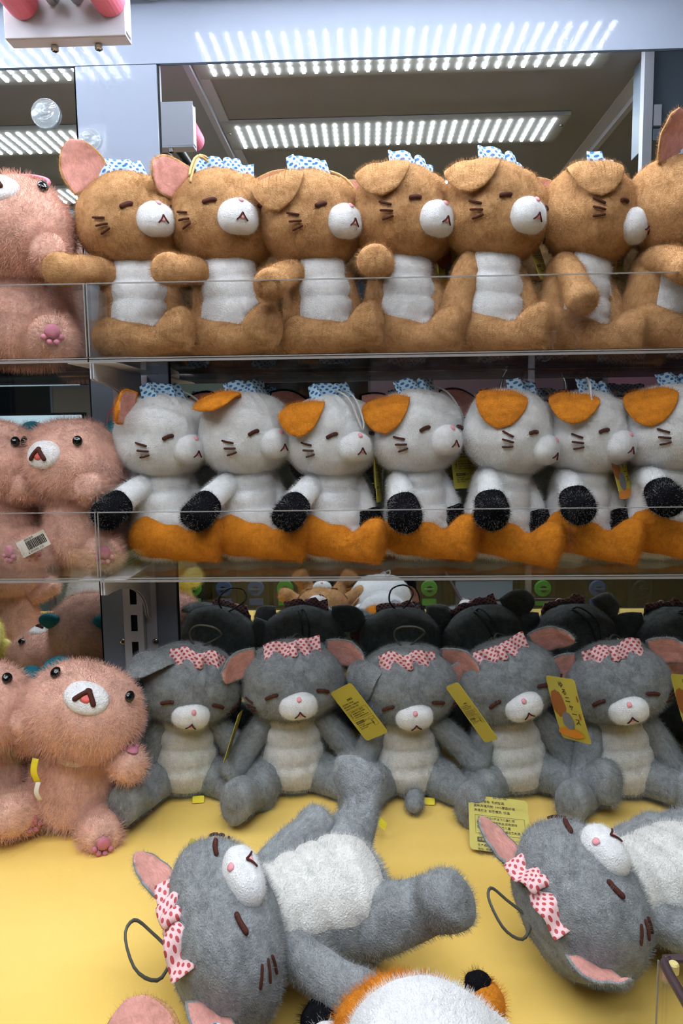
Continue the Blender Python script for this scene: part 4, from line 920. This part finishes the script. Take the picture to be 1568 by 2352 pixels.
def pnl(label, name, px0, py0, px1, py1, Yv, col, depth=.03, cat='panel', rough=.5, extra=None):
    t = empty(name, (0, 0, 0)); tag(t, label, cat); m = plain(name + '_colour', col, rough); mb('face', px0, py0, px1, py1, Yv, depth, m, t)
    a = at(px0, py0, Yv); b = at(px1, py1, Yv); x0, x1 = sorted((a.x, b.x)); z0, z1 = sorted((a.z, b.z)); f = .012
    boxes('frame', [span(x0 - f, x0, -Yv - depth, -Yv + .006, z0 - f, z1 + f), span(x1, x1 + f, -Yv - depth, -Yv + .006, z0 - f, z1 + f), span(x0, x1, -Yv - depth, -Yv + .006, z1, z1 + f), span(x0, x1, -Yv - depth, -Yv + .006, z0 - f, z0)], FR if extra is None else extra, t)
    return t
pnl('blue-grey notice board behind the viewer, mirrored above the grey cats', 'notice_board', 1045, 1333, 1176, 1412, 2.3, (.45, .58, .72), cat='sign', extra=DARK)
pnl('dusky pink machine panel behind the viewer, mirrored between the shelves', 'machine_panel', 850, 830, 1290, 1010, 2.9, (.42, .24, .27))
pnl('rose pink machine panel behind the viewer, mirrored at the right', 'machine_panel', 1395, 815, 1800, 960, 2.7, (.75, .30, .38))
pnl('pale green panel behind the viewer, mirrored beside the pillar', 'machine_panel', 395, 868, 520, 975, 2.8, (.42, .48, .38))
pnl('brown slanted panel behind the viewer, mirrored left of the pillar', 'machine_panel', 120, 890, 215, 955, 2.9, (.30, .20, .14))
pnl('teal machine front behind the viewer, mirrored at the left edge', 'machine_panel', -200, 1335, 116, 1450, 2.2, (.08, .30, .34), rough=.25)
pnl('grey-green panel behind the viewer, mirrored beside the teal one', 'machine_panel', 128, 1335, 232, 1440, 2.5, (.40, .50, .46))
lb = pnl('lit white sign box behind the viewer, mirrored above the pink bears', 'light_box', -120, 957, 192, 1030, 2.6, (.7, .8, .85), cat='sign', extra=DARK)
lb.children[0].data.materials.clear(); lb.children[0].data.materials.append(emit_mat('sign_light', (.72, .90, 1.0), 1.2))
# bank of capsule dispensers
GRN = plain('dispenser_green', (.10, .55, .05), .4); GRD = plain('dispenser_black', (.014, .016, .02), .4); BLU = plain('dispenser_blue', (.06, .14, .34), .4)
for i, (px, mat, nm) in enumerate(((445, GRN, 'green'), (515, BLU, 'dark blue'), (588, BLU, 'blue-grey'), (655, GRN, 'dim green'), (760, GRD, 'black'), (985, GRN, 'narrow green'), (1245, GRN, 'bright green'), (1370, BLU, 'blue'), (1470, GRD, 'black right-hand'))):
    c = at(px, 1350, 2.2); t = empty('capsule_dispenser', (c.x, -2.2, c.z)); tag(t, '%s capsule dispenser behind the viewer, mirrored above the grey cats' % nm, 'vending machine', 'capsule dispensers behind the viewer')
    boxes('cabinet', [span(-.055, .055, -.20, 0, -.20, .16)], GRD, t, bevel=.004); cyl('dial', (0, .0005, 0), (0, .018, 0), .036, mat, t, 24, .004); cyl('dial_hub', (0, .019, 0), (0, .03, 0), .014, GRD, t, 16, .002)
    boxes('knob', [((0, .034, 0), (.044, .008, .009))], mat, t, bevel=.002); boxes('coin_slot', [((0, .006, -.062), (.062, .010, .030))], mat, t, bevel=.003); boxes('capsule_tray', [((0, .02, -.115), (.10, .038, .044))], mat, t, bevel=.004)
    cyl('window', (0, .0005, .085), (0, .004, .085), .030, plain('dispenser_window', (.08, .09, .09), .1), t, 20, .001)
# claw of the opposite machine
c = at(1215, 850, 2.0); t = empty('claw', (c.x, -2.0, c.z)); tag(t, 'chrome three-pronged claw hanging in the machine opposite, seen in the mirror', 'claw')
cyl('claw_body', (0, 0, .0), (0, 0, .10), .022, ROD, t, 20, .003)
for k in range(3):
    a = 2 * pi * k / 3 + .5; u = Vector((cos(a), sin(a), 0)); pts = [u * r_ + Vector((0, 0, z_)) for r_, z_ in ((.018, .015), (.075, .020), (.125, -.02), (.145, -.075), (.125, -.13), (.09, -.155))]
    V, Fc = loft(tube_keys(pts, .006), n=30, seg=10, ref=(-sin(a), cos(a), .01)); obj('prong', mesh_from('prong', V, Fc, (CHROME,)), t)
# front posts of the machine
for i, (px, nm) in enumerate(((1212, 'right'), (300, 'left'))):
    q = at(px, 1380, .875); o = boxes('trim_%d' % (4 + i), [span(q.x - .006, q.x + .006, -.885, -.865, FLOOR, CEIL)], FR); struct(o)
o = boxes('window_1', [span(-1.3, 1.1, -.864, -.862, FLOOR, CEIL - .001)], FG); struct(o)
